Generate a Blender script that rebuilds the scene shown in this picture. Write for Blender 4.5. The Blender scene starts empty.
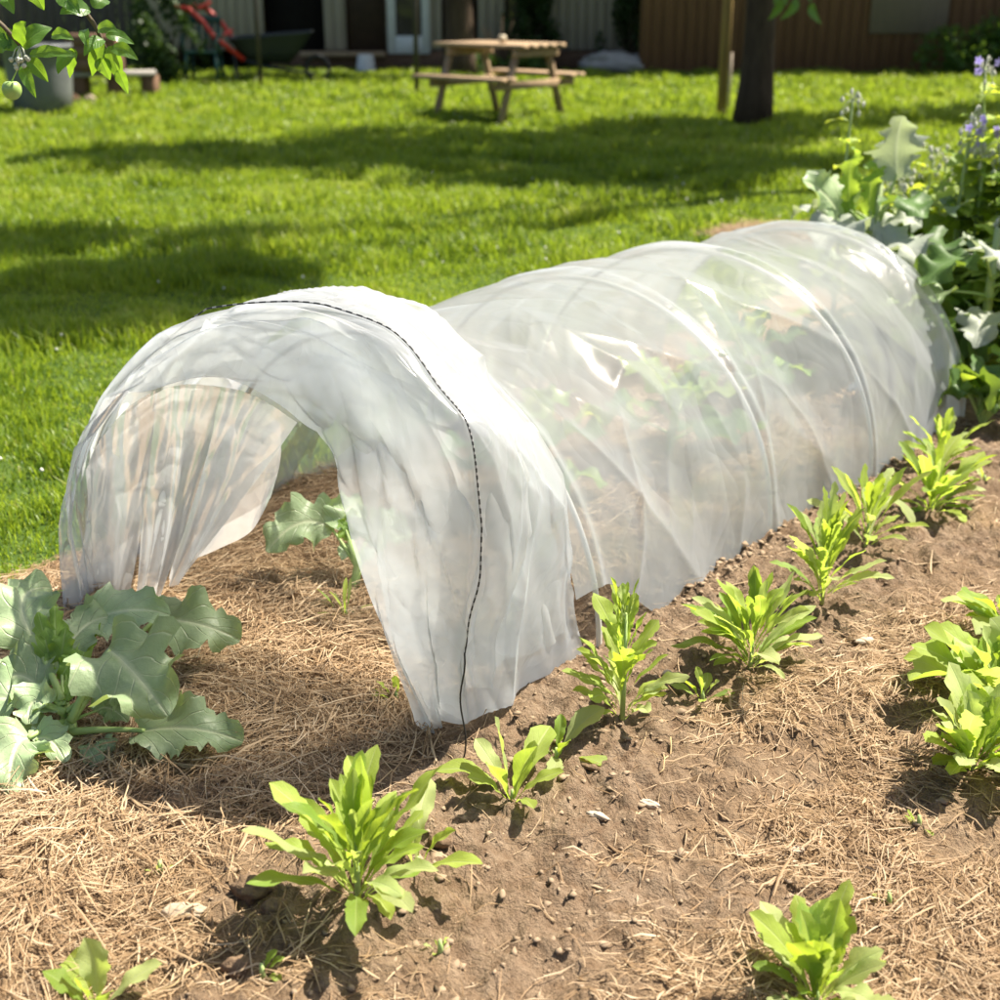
import bpy, math, random
import numpy as np
from mathutils import Vector, Matrix

random.seed(7)
rng = np.random.default_rng(11)
scene = bpy.context.scene
col = scene.collection
R = math.radians
PI = math.pi

# ------------------------------------------------------------------ camera frame
FPX, HC, YH = 1300.0, 1.3, -15.0
TH = math.atan((500 - YH) / FPX)
CT, ST = math.cos(TH), math.sin(TH)


def ray(px, py):
    v = (px - 500) / FPX
    u = (500 - py) / FPX
    return Vector((v, CT + u * ST, -ST + u * CT))


def at(px, py, z=0.0):
    d = ray(px, py)
    k = (z - HC) / d.z
    return Vector((d.x * k, d.y * k, z))


def atd(px, py, Y):
    """point on the ray through a photo pixel at ground distance Y"""
    d = ray(px, py)
    k = Y / d.y
    return Vector((d.x * k, Y, HC + d.z * k))


A = at(462, 765)
B = at(965, 425)
AX = (B - A).normalized()
NX = Vector((AX.y, -AX.x, 0))


def W(s, t, z=0.0):
    return Vector((A.x + AX.x * s + NX.x * t, A.y + AX.y * s + NX.y * t, z))


def ST_(p):
    d = p - A
    return d.x * AX.x + d.y * AX.y, d.x * NX.x + d.y * NX.y


def on_plane(px, py, s):
    """(t, z) of a photo pixel on the cross-section s of the tunnel"""
    d = ray(px, py)
    q = (s + A.x * AX.x + A.y * AX.y) / (d.x * AX.x + d.y * AX.y)
    return (d.x * NX.x + d.y * NX.y) * q - (A.x * NX.x + A.y * NX.y), HC + d.z * q


SUN_AZ, SUN_EL = R(62), R(56)          # azimuth measured from +Y towards +X
SUNV = Vector((math.sin(SUN_AZ) * math.cos(SUN_EL), math.cos(SUN_AZ) * math.cos(SUN_EL), math.sin(SUN_EL)))


# ------------------------------------------------------------------ noise
def _h(ix, iy, seed):
    n = (ix.astype(np.int64) * 374761393 + iy.astype(np.int64) * 668265263 + seed * 974711) & 0x7fffffff
    n = (n ^ (n >> 13)) * 1274126177 & 0x7fffffff
    n = n ^ (n >> 16)
    return (n & 0xffff) / 65535.0


def vn(x, y, seed=0):
    x = np.asarray(x, float)
    y = np.asarray(y, float)
    ix, iy = np.floor(x), np.floor(y)
    fx, fy = x - ix, y - iy
    fx = fx * fx * (3 - 2 * fx)
    fy = fy * fy * (3 - 2 * fy)
    a = _h(ix, iy, seed)
    b = _h(ix + 1, iy, seed)
    c = _h(ix, iy + 1, seed)
    d = _h(ix + 1, iy + 1, seed)
    return (a + (b - a) * fx) * (1 - fy) + (c + (d - c) * fx) * fy


def fbm(x, y, seed=0, o=4):
    s, a, tot = 0, 1.0, 0
    x = np.asarray(x, float)
    y = np.asarray(y, float)
    for i in range(o):
        s = s + a * vn(x, y, seed + i * 17)
        tot += a
        a *= .5
        x, y = x * 2.03 + 11.3, y * 2.03 + 4.7
    return s / tot


def sst(a, b, x):
    t = np.clip((np.asarray(x, float) - a) / (b - a), 0, 1)
    return t * t * (3 - 2 * t)


# ------------------------------------------------------------------ object helpers
def tag(o, label=None, cat=None, group=None, kind=None):
    if label: o['label'] = label
    if cat: o['category'] = cat
    if group: o['group'] = group
    if kind: o['kind'] = kind
    return o


def empty(name, loc, label, cat, group=None):
    o = bpy.data.objects.new(name, None)
    o.empty_display_size = .1
    col.objects.link(o)
    o.location = loc
    return tag(o, label, cat, group)


def origin_of(o):
    v = Vector((0, 0, 0))
    while o is not None:
        v = v + o.location
        o = o.parent
    return v


class MB:
    def __init__(self):
        self.v, self.f, self.uv, self.mi, self.uvset = [], [], [], [], False

    def add(self, verts, faces, uvs=None, mi=0):
        o = len(self.v)
        self.v.extend([tuple(p) for p in verts])
        self.f.extend([tuple(i + o for i in f) for f in faces])
        self.mi.extend([mi] * len(faces))
        if uvs is not None:
            self.uvset = True
            self.uv.extend(uvs)
        else:
            self.uv.extend([(0, 0)] * len(verts))
        return self

    def box(self, c, size, rz=0, rx=0, ry=0, bev=0.0, mi=0):
        sx, sy, sz = [q / 2 for q in size]
        M = Matrix.Rotation(rz, 3, 'Z') @ Matrix.Rotation(ry, 3, 'Y') @ Matrix.Rotation(rx, 3, 'X')
        c = Vector(c)
        b = min(bev, sx * .9, sy * .9, sz * .9)
        if b <= 0:
            vs = [c + M @ Vector((x, y, z)) for x in (-sx, sx) for y in (-sy, sy) for z in (-sz, sz)]
            fs = [(0, 1, 3, 2), (4, 6, 7, 5), (0, 4, 5, 1), (2, 3, 7, 6), (0, 2, 6, 4), (1, 5, 7, 3)]
            return self.add(vs, fs, mi=mi)
        rings = []
        for z, i in ((-sz, b), (-sz + b, 0), (sz - b, 0), (sz, b)):
            x, y = sx - i, sy - i
            k = b if i == 0 else b * .6
            rings.append([(-x + k, -y), (x - k, -y), (x, -y + k), (x, y - k), (x - k, y), (-x + k, y), (-x, y - k), (-x, -y + k), z])
        vs, fs = [], []
        for r in rings:
            z = r[8]
            vs += [c + M @ Vector((p[0], p[1], z)) for p in r[:8]]
        for k in range(3):
            for j in range(8):
                fs.append((k * 8 + j, k * 8 + (j + 1) % 8, k * 8 + 8 + (j + 1) % 8, k * 8 + 8 + j))
        fs.append(tuple(range(7, -1, -1)))
        fs.append(tuple(range(24, 32)))
        return self.add(vs, fs, mi=mi)

    def bar(self, a, b, w, h=None, up=(0, 0, 1), bev=.004):
        """squared bar from a to b"""
        a, b = Vector(a), Vector(b)
        h = h or w
        T = (b - a).normalized()
        up = Vector(up)
        if abs(T.dot(up)) > .98: up = Vector((0, 1, 0))
        S = T.cross(up).normalized()
        U = S.cross(T)
        vs, fs = [], []
        prof = [(-w / 2 + bev, -h / 2), (w / 2 - bev, -h / 2), (w / 2, -h / 2 + bev), (w / 2, h / 2 - bev),
                (w / 2 - bev, h / 2), (-w / 2 + bev, h / 2), (-w / 2, h / 2 - bev), (-w / 2, -h / 2 + bev)]
        for p in (a, b):
            vs += [p + S * x + U * y for x, y in prof]
        for j in range(8):
            fs.append((j, (j + 1) % 8, 8 + (j + 1) % 8, 8 + j))
        fs.append(tuple(range(7, -1, -1)))
        fs.append(tuple(range(8, 16)))
        return self.add(vs, fs)

    def tube(self, pts, rad, n=8, mis=None, cap=True):
        pts = [Vector(p) for p in pts]
        m = len(pts)
        rads = rad if isinstance(rad, (list, tuple)) else [rad] * m
        ref = None
        vs, fs, mi, uvs = [], [], [], []
        for i, p in enumerate(pts):
            T = (pts[min(i + 1, m - 1)] - pts[max(i - 1, 0)]).normalized()
            if ref is None:
                ref = Vector((0, 0, 1)) if abs(T.z) < .9 else Vector((1, 0, 0))
            S = T.cross(ref)
            if S.length < 1e-5: S = T.orthogonal()
            S.normalize()
            U = S.cross(T).normalized()
            ref = U
            for j in range(n):
                a = 2 * PI * j / n
                vs.append(p + (S * math.cos(a) + U * math.sin(a)) * rads[i])
                uvs.append((j / n, i / max(1, m - 1)))
        for i in range(m - 1):
            for j in range(n):
                fs.append((i * n + j, i * n + (j + 1) % n, (i + 1) * n + (j + 1) % n, (i + 1) * n + j))
                mi.append(mis[i] if mis else 0)
        if cap:
            fs.append(tuple(range(n - 1, -1, -1)))
            fs.append(tuple(range((m - 1) * n, m * n)))
            mi += [0, 0]
        o = len(self.v)
        self.v.extend([tuple(p) for p in vs])
        self.f.extend([tuple(i + o for i in f) for f in fs])
        self.mi.extend(mi)
        self.uv.extend(uvs)
        return self

    def build(self, name, mat, parent=None, smooth=True, loc=None, solid=0):
        me = bpy.data.meshes.new(name)
        o = origin_of(parent) if parent else (Vector(loc) if loc is not None else Vector((0, 0, 0)))
        me.from_pydata([(x - o.x, y - o.y, z - o.z) for x, y, z in self.v], [], self.f)
        for m in (mat if isinstance(mat, (list, tuple)) else [mat]):
            me.materials.append(m)
        if any(self.mi):
            me.polygons.foreach_set('material_index', self.mi)
        if self.uvset:
            l = me.uv_layers.new(name='UVMap')
            idx = np.empty(len(me.loops), np.int32)
            me.loops.foreach_get('vertex_index', idx)
            l.data.foreach_set('uv', np.asarray(self.uv, np.float32)[idx].ravel())
        if smooth:
            me.polygons.foreach_set('use_smooth', [True] * len(me.polygons))
        me.update()
        ob = bpy.data.objects.new(name, me)
        col.objects.link(ob)
        if parent: ob.parent = parent
        elif loc is not None: ob.location = o
        if solid:
            md = ob.modifiers.new('Solidify', 'SOLIDIFY')
            md.thickness = solid
        return ob


def np_mesh(name, V, F, mat, parent=None, smooth=True, attrs=None, uv=None, loc=None):
    """fast mesh: V (n,3), F (m,k) with one k"""
    V = np.asarray(V, np.float32)
    o = origin_of(parent) if parent else (Vector(loc) if loc is not None else Vector((0, 0, 0)))
    V = V - np.array([o.x, o.y, o.z], np.float32)
    F = np.asarray(F, np.int32)
    me = bpy.data.meshes.new(name)
    me.vertices.add(len(V))
    me.vertices.foreach_set('co', V.ravel())
    me.loops.add(F.size)
    me.loops.foreach_set('vertex_index', F.ravel())
    me.polygons.add(len(F))
    me.polygons.foreach_set('loop_start', np.arange(0, F.size, F.shape[1], dtype=np.int32))
    me.polygons.foreach_set('loop_total', np.full(len(F), F.shape[1], np.int32))
    if smooth:
        me.polygons.foreach_set('use_smooth', np.ones(len(F), bool))
    for k, a in (attrs or {}).items():
        at_ = me.attributes.new(k, 'FLOAT', 'POINT')
        at_.data.foreach_set('value', np.asarray(a, np.float32))
    if uv is not None:
        l = me.uv_layers.new(name='UVMap')
        l.data.foreach_set('uv', np.asarray(uv, np.float32)[F.ravel()].ravel())
    me.materials.append(mat)
    me.update(calc_edges=True)
    ob = bpy.data.objects.new(name, me)
    col.objects.link(ob)
    if parent: ob.parent = parent
    elif loc is not None: ob.location = o
    return ob


def grid_faces(nu, nv):
    i = np.arange((nu - 1) * (nv - 1))
    a = (i // (nv - 1)) * nv + i % (nv - 1)
    return np.stack([a, a + nv, a + nv + 1, a + 1], 1)


# ------------------------------------------------------------------ materials
class NT:
    def __init__(self, name):
        self.m = bpy.data.materials.new(name)
        self.m.use_nodes = True
        self.t = self.m.node_tree
        self.t.nodes.clear()
        self.out = self.n('ShaderNodeOutputMaterial')

    def n(self, typ, **kw):
        nd = self.t.nodes.new(typ)
        for k, v in kw.items():
            if k.startswith('i_'):
                nd.inputs[k[2:].replace('_', ' ')].default_value = v
            else:
                setattr(nd, k, v)
        return nd

    def l(self, a, b):
        self.t.links.new(a, b)

    def math(self, op, a, b=None, c=None):
        nd = self.n('ShaderNodeMath', operation=op)
        for i, x in enumerate((a, b, c)):
            if x is None: continue
            if isinstance(x, (int, float)): nd.inputs[i].default_value = x
            else: self.l(x, nd.inputs[i])
        return nd.outputs[0]

    def ramp(self, fac, stops, interp='LINEAR'):
        nd = self.n('ShaderNodeValToRGB')
        nd.color_ramp.interpolation = interp
        e = nd.color_ramp.elements
        while len(e) < len(stops): e.new(.5)
        for x, (p, c) in zip(e, stops):
            x.position = p
            x.color = (*c, 1) if len(c) == 3 else c
        self.l(fac, nd.inputs[0])
        return nd.outputs[0]

    def noise(self, scale, detail=4, vec=None, rough=.55, dist=0):
        nd = self.n('ShaderNodeTexNoise', i_Scale=scale, i_Detail=detail, i_Roughness=rough, i_Distortion=dist)
        if vec is not None: self.l(vec, nd.inputs['Vector'])
        return nd.outputs['Fac']

    def mixc(self, fac, a, b, mode='MIX'):
        nd = self.n('ShaderNodeMix', data_type='RGBA', blend_type=mode)
        for sock, x in ((nd.inputs[0], fac), (nd.inputs[6], a), (nd.inputs[7], b)):
            if isinstance(x, (int, float)): sock.default_value = x
            elif isinstance(x, tuple): sock.default_value = (*x, 1)
            else: self.l(x, sock)
        return nd.outputs[2]

    def obj(self):
        return self.n('ShaderNodeTexCoord').outputs['Object']

    def bump(self, h, strength=.4, dist=.01):
        nd = self.n('ShaderNodeBump', i_Strength=strength, i_Distance=dist)
        self.l(h, nd.inputs['Height'])
        return nd.outputs['Normal']

    def princ(self, colr, rough=.6, spec=.3, normal=None, metal=0):
        nd = self.n('ShaderNodeBsdfPrincipled')
        if isinstance(colr, tuple): nd.inputs['Base Color'].default_value = (*colr, 1)
        else: self.l(colr, nd.inputs['Base Color'])
        if isinstance(rough, (int, float)): nd.inputs['Roughness'].default_value = rough
        else: self.l(rough, nd.inputs['Roughness'])
        nd.inputs['Specular IOR Level'].default_value = spec
        nd.inputs['Metallic'].default_value = metal
        if normal is not None: self.l(normal, nd.inputs['Normal'])
        return nd.outputs[0]

    def mixs(self, fac, a, b):
        nd = self.n('ShaderNodeMixShader')
        if isinstance(fac, (int, float)): nd.inputs[0].default_value = fac
        else: self.l(fac, nd.inputs[0])
        self.l(a, nd.inputs[1])
        self.l(b, nd.inputs[2])
        return nd.outputs[0]

    def done(self, sh):
        self.l(sh, self.out.inputs['Surface'])
        return self.m


def simple(name, c1, c2=None, scale=20, rough=.7, spec=.25, bump=.2, bdist=.004, metal=0, stretch=None):
    t = NT(name)
    vec = t.obj()
    if stretch:
        mp = t.n('ShaderNodeMapping')
        mp.inputs['Scale'].default_value = stretch
        t.l(vec, mp.inputs[0])
        vec = mp.outputs[0]
    f = t.noise(scale, 5, vec, .6)
    c = t.ramp(f, [(.25, c1), (.75, c2 or tuple(x * .6 for x in c1))])
    return t.done(t.princ(c, rough, spec, t.bump(f, bump, bdist) if bump else None, metal))


def leaf_mat(name, base, pale, vein, trans_col, trans=.4, rough=.45, spec=.35, nveins=7, vein_amt=.5, slant=.55, mott=.35, bumps=.35):
    t = NT(name)
    uv = t.n('ShaderNodeTexCoord').outputs['UV']
    sx = t.n('ShaderNodeSeparateXYZ')
    t.l(uv, sx.inputs[0])
    u = t.math('ABSOLUTE', t.math('SUBTRACT', sx.outputs[0], .5))
    mid = t.math('SUBTRACT', 1.0, t.math('SMOOTH_MIN', t.math('DIVIDE', u, .06), 1.0, .1))
    ph = t.math('MULTIPLY', t.math('SUBTRACT', sx.outputs[1], t.math('MULTIPLY', u, slant)), nveins)
    fr = t.math('ABSOLUTE', t.math('SUBTRACT', t.math('FRACT', ph), .5))
    sv = t.math('MULTIPLY', t.math('SUBTRACT', 1.0, t.math('MINIMUM', t.math('DIVIDE', fr, .07), 1.0)), .6)
    vv = t.math('MAXIMUM', mid, sv)
    o = t.obj()
    n1 = t.noise(16, 4, o)
    n2 = t.noise(90, 3, o)
    oi = t.n('ShaderNodeObjectInfo')
    c = t.mixc(t.math('MULTIPLY', n1, mott * 2), base, pale)
    c = t.mixc(t.math('MULTIPLY', vv, vein_amt), c, vein)
    hv = t.n('ShaderNodeHueSaturation')
    t.l(c, hv.inputs['Color'])
    t.l(t.math('ADD', .8, t.math('MULTIPLY', oi.outputs['Random'], .4)), hv.inputs['Value'])
    c = hv.outputs[0]
    hgt = t.math('ADD', t.math('MULTIPLY', vv, -.6), t.math('MULTIPLY', n2, .5))
    nb = t.bump(hgt, bumps, .004)
    p = t.princ(c, rough, spec, nb)
    tr = t.n('ShaderNodeBsdfTranslucent')
    tc = t.mixc(t.math('MULTIPLY', vv, vein_amt * .6), trans_col, vein)
    t.l(t.mixc(t.math('MULTIPLY', n1, .5), tc, tuple(x * .7 for x in trans_col)), tr.inputs['Color'])
    t.l(nb, tr.inputs['Normal'])
    return t.done(t.mixs(trans, p, tr.outputs[0]))


M = {}
M['salad'] = leaf_mat('salad_leaf', (.28, .38, .05), (.40, .48, .14), (.55, .62, .28), (.56, .74, .08), .52, .58, .25, 8, .55)
M['salad_pale'] = leaf_mat('salad_leaf_pale', (.36, .44, .15), (.50, .56, .28), (.58, .64, .34), (.62, .75, .14), .48, .58, .25, 8, .4)
M['salad_dark'] = leaf_mat('salad_leaf_dark', (.15, .26, .035), (.24, .35, .08), (.42, .52, .18), (.52, .66, .05), .48, .55, .28, 8, .5)
M['kale'] = leaf_mat('glaucous_leaf', (.19, .31, .13), (.42, .50, .32), (.66, .70, .46), (.46, .60, .14), .32, .42, .5, 5, .65, .9, .5, .8)
M['kale_young'] = leaf_mat('young_brassica_leaf', (.17, .31, .05), (.27, .40, .10), (.46, .56, .24), (.50, .68, .06), .45, .45, .35, 5, .45, .9)
M['silver'] = leaf_mat('silvery_leaf', (.34, .39, .31), (.48, .51, .45), (.62, .65, .54), (.46, .55, .25), .32, .55, .35, 6, .5, .9, .5, .6)
M['borage'] = leaf_mat('borage_leaf', (.25, .36, .07), (.40, .49, .17), (.46, .54, .22), (.70, .80, .06), .42, .5, .35, 7, .4)
M['dark_leaf'] = leaf_mat('dark_broad_leaf', (.06, .13, .03), (.11, .19, .055), (.18, .28, .10), (.30, .44, .04), .30, .5, .3, 6, .4)
M['apple'] = leaf_mat('apple_leaf', (.06, .14, .025), (.11, .20, .05), (.22, .34, .10), (.33, .55, .03), .42, .35, .45, 8, .4)
M['crown'] = leaf_mat('crown_leaf', (.05, .11, .02), (.09, .16, .04), (.12, .2, .05), (.18, .30, .03), .35, .5, .3, 4, .1)
M['bush'] = leaf_mat('bush_leaf', (.035, .07, .02), (.06, .11, .03), (.1, .16, .05), (.10, .18, .02), .3, .5, .3, 4, .1)
M['stalk'] = simple('green_stalk', (.30, .42, .12), (.38, .48, .20), 30, .5, .35, .1)
M['stalk_pale'] = simple('hairy_pale_stalk', (.36, .42, .22), (.26, .36, .12), 40, .6, .3, .2)
M['petal'] = leaf_mat('borage_petal', (.34, .30, .75), (.50, .44, .85), (.6, .55, .9), (.5, .42, .9), .4, .5, .3, 2, .1)
M['bud'] = simple('hairy_bud', (.62, .62, .56), (.40, .42, .30), 120, .8, .2, .4)
M['bark'] = simple('bark', (.10, .07, .045), (.045, .03, .02), 14, .9, .15, .9, .03, stretch=(1, 1, .25))
M['twig'] = simple('twig_bark', (.16, .13, .09), (.08, .06, .04), 40, .85, .2, .3)
M['fruit'] = simple('green_fruit', (.28, .42, .10), (.38, .50, .18), 30, .35, .5, .05)
M['wood'] = simple('weathered_wood', (.42, .30, .18), (.28, .19, .11), 9, .75, .25, .3, .004, stretch=(1, 1, 1))
M['stake'] = simple('stake_wood', (.40, .27, .09), (.26, .17, .06), 8, .8, .2, .3, .006, stretch=(3, 3, .4))
M['pole'] = simple('rusty_pole', (.055, .045, .035), (.03, .025, .02), 20, .6, .4, .2)
M['black'] = simple('black_wire', (.018, .018, .020), (.03, .03, .03), 60, .5, .4, .1)
M['greycord'] = simple('grey_cord', (.42, .41, .40), (.3, .3, .3), 60, .7, .2, .1)
M['stone'] = simple('pale_stone', (.46, .38, .28), (.30, .23, .16), 30, .85, .2, .6, .01)
M['chip'] = simple('dry_chip', (.55, .46, .36), (.36, .28, .2), 40, .85, .2, .3)
M['clod'] = simple('soil_clod_earth', (.22, .15, .095), (.12, .08, .05), 60, .95, .08, .8, .008)
M['straw_bit'] = simple('straw_stalk', (.52, .38, .20), (.40, .28, .15), 30, .75, .2, .2)


# plastic film: milky polythene, partly see-through
def film(name, clear, tint=(.93, .92, .90), gloss=.10, crease=1.0, white=1.0, sc=9):
    t = NT(name)
    uv = t.n('ShaderNodeTexCoord').outputs['UV']
    o = t.obj()
    mp = t.n('ShaderNodeMapping')
    mp.inputs['Scale'].default_value = (5, 1.6, 1)
    mp.inputs['Rotation'].default_value = (0, 0, R(24))
    t.l(uv, mp.inputs[0])
    n1 = t.noise(1.0, 1.5, mp.outputs[0], .5, .8)
    n2 = t.noise(5, 3, o, .5, .6)
    n3 = t.noise(sc, 1, o, .5, 1.4)
    n4 = t.noise(sc * 2.7, 1, o, .5, 1.0)
    rg = t.math('ABSOLUTE', t.math('SUBTRACT', n1, .5))
    rg3 = t.math('ABSOLUTE', t.math('SUBTRACT', n3, .5))
    rg4 = t.math('ABSOLUTE', t.math('SUBTRACT', n4, .5))
    h = t.math('ADD', t.math('MULTIPLY', rg, 1.8), t.math('ADD', t.math('MULTIPLY', rg3, .7), t.math('MULTIPLY', rg4, .12)))
    nb = t.bump(h, .6 * crease, .03)
    lw = t.n('ShaderNodeLayerWeight', i_Blend=.42)
    nb2 = t.bump(h, white, .05)
    t.l(nb2, lw.inputs['Normal'])
    face = t.math('SUBTRACT', 1.0, lw.outputs['Facing'])
    tr_amt = t.math('MULTIPLY', t.math('ADD', .12, t.math('MULTIPLY', face, 1.0)), clear)
    tr_amt = t.math('MULTIPLY', tr_amt, t.math('ADD', .72, t.math('MULTIPLY', n2, .5)))
    tr_amt = t.math('MINIMUM', tr_amt, .95)
    tp = t.n('ShaderNodeBsdfTransparent')
    tp.inputs[0].default_value = (.97, .97, .96, 1)
    df = t.n('ShaderNodeBsdfDiffuse')
    df.inputs[0].default_value = (*tint, 1)
    t.l(nb, df.inputs['Normal'])
    tl = t.n('ShaderNodeBsdfTranslucent')
    tl.inputs[0].default_value = (*[min(1, x * 1.02) for x in tint], 1)
    t.l(nb, tl.inputs['Normal'])
    body = t.mixs(.80, df.outputs[0], tl.outputs[0])
    s = t.mixs(tr_amt, body, tp.outputs[0])
    gl = t.n('ShaderNodeBsdfGlossy', i_Roughness=.20)
    t.l(nb, gl.inputs['Normal'])
    fr = t.n('ShaderNodeFresnel', i_IOR=1.35)
    t.l(nb, fr.inputs['Normal'])
    return t.done(t.mixs(t.math('MINIMUM', t.math('ADD', t.math('MULTIPLY', fr.outputs[0], .50), gloss * .2), .5), s, gl.outputs[0]))


M['film_rear'] = film('clear_film', .59, (.84, .90, .95), gloss=.15, crease=.7, white=.5, sc=4)
M['film_front'] = film('milky_film', .49, (.89, .94, .985), gloss=.2, crease=.85, white=.58, sc=5)
M['film_flap'] = film('thin_film', .54, (.92, .95, .97), crease=.5, white=.3, sc=4)
M['hoop'] = simple('white_plastic_tube', (.62, .62, .58), (.54, .53, .49), 10, .35, .5, .05)


# ------------------------------------------------------------------ ground
def st_np(x, y):
    dx, dy = x - A.x, y - A.y
    return dx * AX.x + dy * AX.y, dx * NX.x + dy * NX.y


def straw_density(s, t):
    n = fbm(s * 3.1 + 5, t * 3.1, 3, 3)
    n2 = fbm(s * 6.5 + 1, t * 6.5 + 9, 9, 3)
    left = 1 - sst(-.22, .02, t + (n - .5) * .30 + .10 * sst(.2, .6, s))
    left = left * (1 - .55 * sst(.60, .72, n2) * sst(-.1, -.5, s))
    right = sst(.24, .62, t + (n - .5) * .5) * (.36 + .75 * sst(.38, .60, n2))
    low = sst(-.25, -.6, s) * (.25 + .6 * sst(.45, .65, n2))
    return np.clip(np.maximum(np.maximum(left, right), np.maximum(low, .08)), 0, 1)


def bed_mask(s, t):
    n = fbm(s * 2.2, t * 2.2, 41, 3) - .5
    m = sst(-1.40, -1.27, t + n * .14)
    m = m * sst(4.9, 4.6, s + n * .3)
    return m


def gh(x, y, fine=True):
    """height of the bed"""
    s, t = st_np(x, y)
    d = straw_density(s, t)
    z = .014 + .030 * (fbm(x * 3.2, y * 3.2, 5, 3) - .5)
    z = z + .035 * sst(-1.25, -.75, t) * (1 - sst(-.5, -.02, t))
    z = z + .020 * np.exp(-((t - .16) / .16) ** 2)
    bare = 1 - .65 * d
    z = z + bare * .026 * (np.abs(fbm(x * 9, y * 9, 15, 4) - .5) * 2 - .2)
    z = z + bare * .028 * (fbm(x * 24, y * 24, 21, 4) - .5) * 1.7
    if fine:
        c2 = fbm(x * 62, y * 62, 31, 2)
        z = z + bare * .019 * (np.abs(c2 - .5) * 2 - .3)
    z = np.maximum(z, .007)
    return z * bed_mask(s, t) - .03 * (1 - bed_mask(s, t))


def g1(p):
    return float(gh(np.array([p.x]), np.array([p.y]))[0])


def gp(px, py):
    """the bed point seen at a photo pixel"""
    p = at(px, py, 0)
    for _ in range(3):
        p = at(px, py, g1(p))
    return p


def bed_material():
    t = NT('bed_soil')
    o = t.obj()
    n1 = t.noise(3.5, 5, o)
    n2 = t.noise(38, 6, o, .65)
    n3 = t.noise(160, 4, o, .6)
    c = t.ramp(n1, [(.3, (.29, .212, .14)), (.52, (.41, .315, .22)), (.75, (.50, .40, .295))])
    c = t.mixc(t.math('MULTIPLY', t.math('SUBTRACT', n2, .35), 1.6), (.17, .112, .07), c)
    at_ = t.n('ShaderNodeAttribute', attribute_name='straw')
    mp = t.n('ShaderNodeMapping')
    mp.inputs['Scale'].default_value = (60, 200, 60)
    mp.inputs['Rotation'].default_value = (0, 0, .6)
    t.l(o, mp.inputs[0])
    n4 = t.noise(1, 4, mp.outputs[0], .6, 1.5)
    sc = t.ramp(n4, [(.3, (.17, .105, .055)), (.6, (.34, .23, .125))])
    c = t.mixc(t.math('MULTIPLY', at_.outputs['Fac'], .8), c, sc)
    n5 = t.noise(85, 5, o, .7)
    h = t.math('ADD', t.math('MULTIPLY', n2, .6), t.math('ADD', t.math('MULTIPLY', n3, .5), t.math('MULTIPLY', n5, .8)))
    c = t.mixc(t.math('MAXIMUM', t.math('MULTIPLY', t.math('SUBTRACT', .44, n5), 3.0), 0.0), c, (.15, .10, .065))
    return t.done(t.princ(c, .95, .1, t.bump(h, 1.0, .016)))


def build_bed():
    fs = np.concatenate([np.arange(-2.6, -1.25, .05), np.arange(-1.25, 2.6, .0085), np.arange(2.6, 5.0, .04)])
    ft = np.concatenate([np.arange(-1.55, 1.25, .0085), np.arange(1.25, 3.2, .05)])
    S, T = np.meshgrid(fs, ft, indexing='ij')
    X = A.x + AX.x * S + NX.x * T
    Y = A.y + AX.y * S + NX.y * T
    Z = gh(X, Y)
    V = np.stack([X, Y, Z], -1).reshape(-1, 3)
    d = straw_density(S, T).ravel()
    F = grid_faces(len(fs), len(ft))[:, ::-1]
    o = np_mesh('garden_bed', V, F, bed_material(), attrs={'straw': d})
    tag(o, kind='structure')


build_bed()

# lawn sheet to the horizon
t = NT('lawn_base')
o = t.obj()
n = t.noise(9, 5, o)
c = t.ramp(n, [(.3, (.030, .060, .010)), (.7, (.075, .115, .022))])
mlawn = t.done(t.princ(c, .9, .1, t.bump(n, .6, .03)))
mb = MB()
mb.add([(-220, -60, 0), (220, -60, 0), (220, 420, 0), (-220, 420, 0)], [(0, 1, 2, 3)])
tag(mb.build('lawn', mlawn), kind='structure')


# grass blades
def grass_mat():
    t = NT('grass_blade')
    a = t.n('ShaderNodeAttribute', attribute_name='rnd').outputs['Fac']
    h = t.n('ShaderNodeAttribute', attribute_name='dry').outputs['Fac']
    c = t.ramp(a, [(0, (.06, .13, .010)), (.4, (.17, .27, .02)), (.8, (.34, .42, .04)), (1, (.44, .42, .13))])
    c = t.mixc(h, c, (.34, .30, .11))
    p = t.princ(c, .42, .38)
    tr = t.n('ShaderNodeBsdfTranslucent')
    t.l(t.mixc(.5, c, (.46, .58, .03)), tr.inputs[0])
    return t.done(t.mixs(.48, p, tr.outputs[0]))


M['grass'] = grass_mat()
HOUSE_Y = at(300, 69).y


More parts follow.
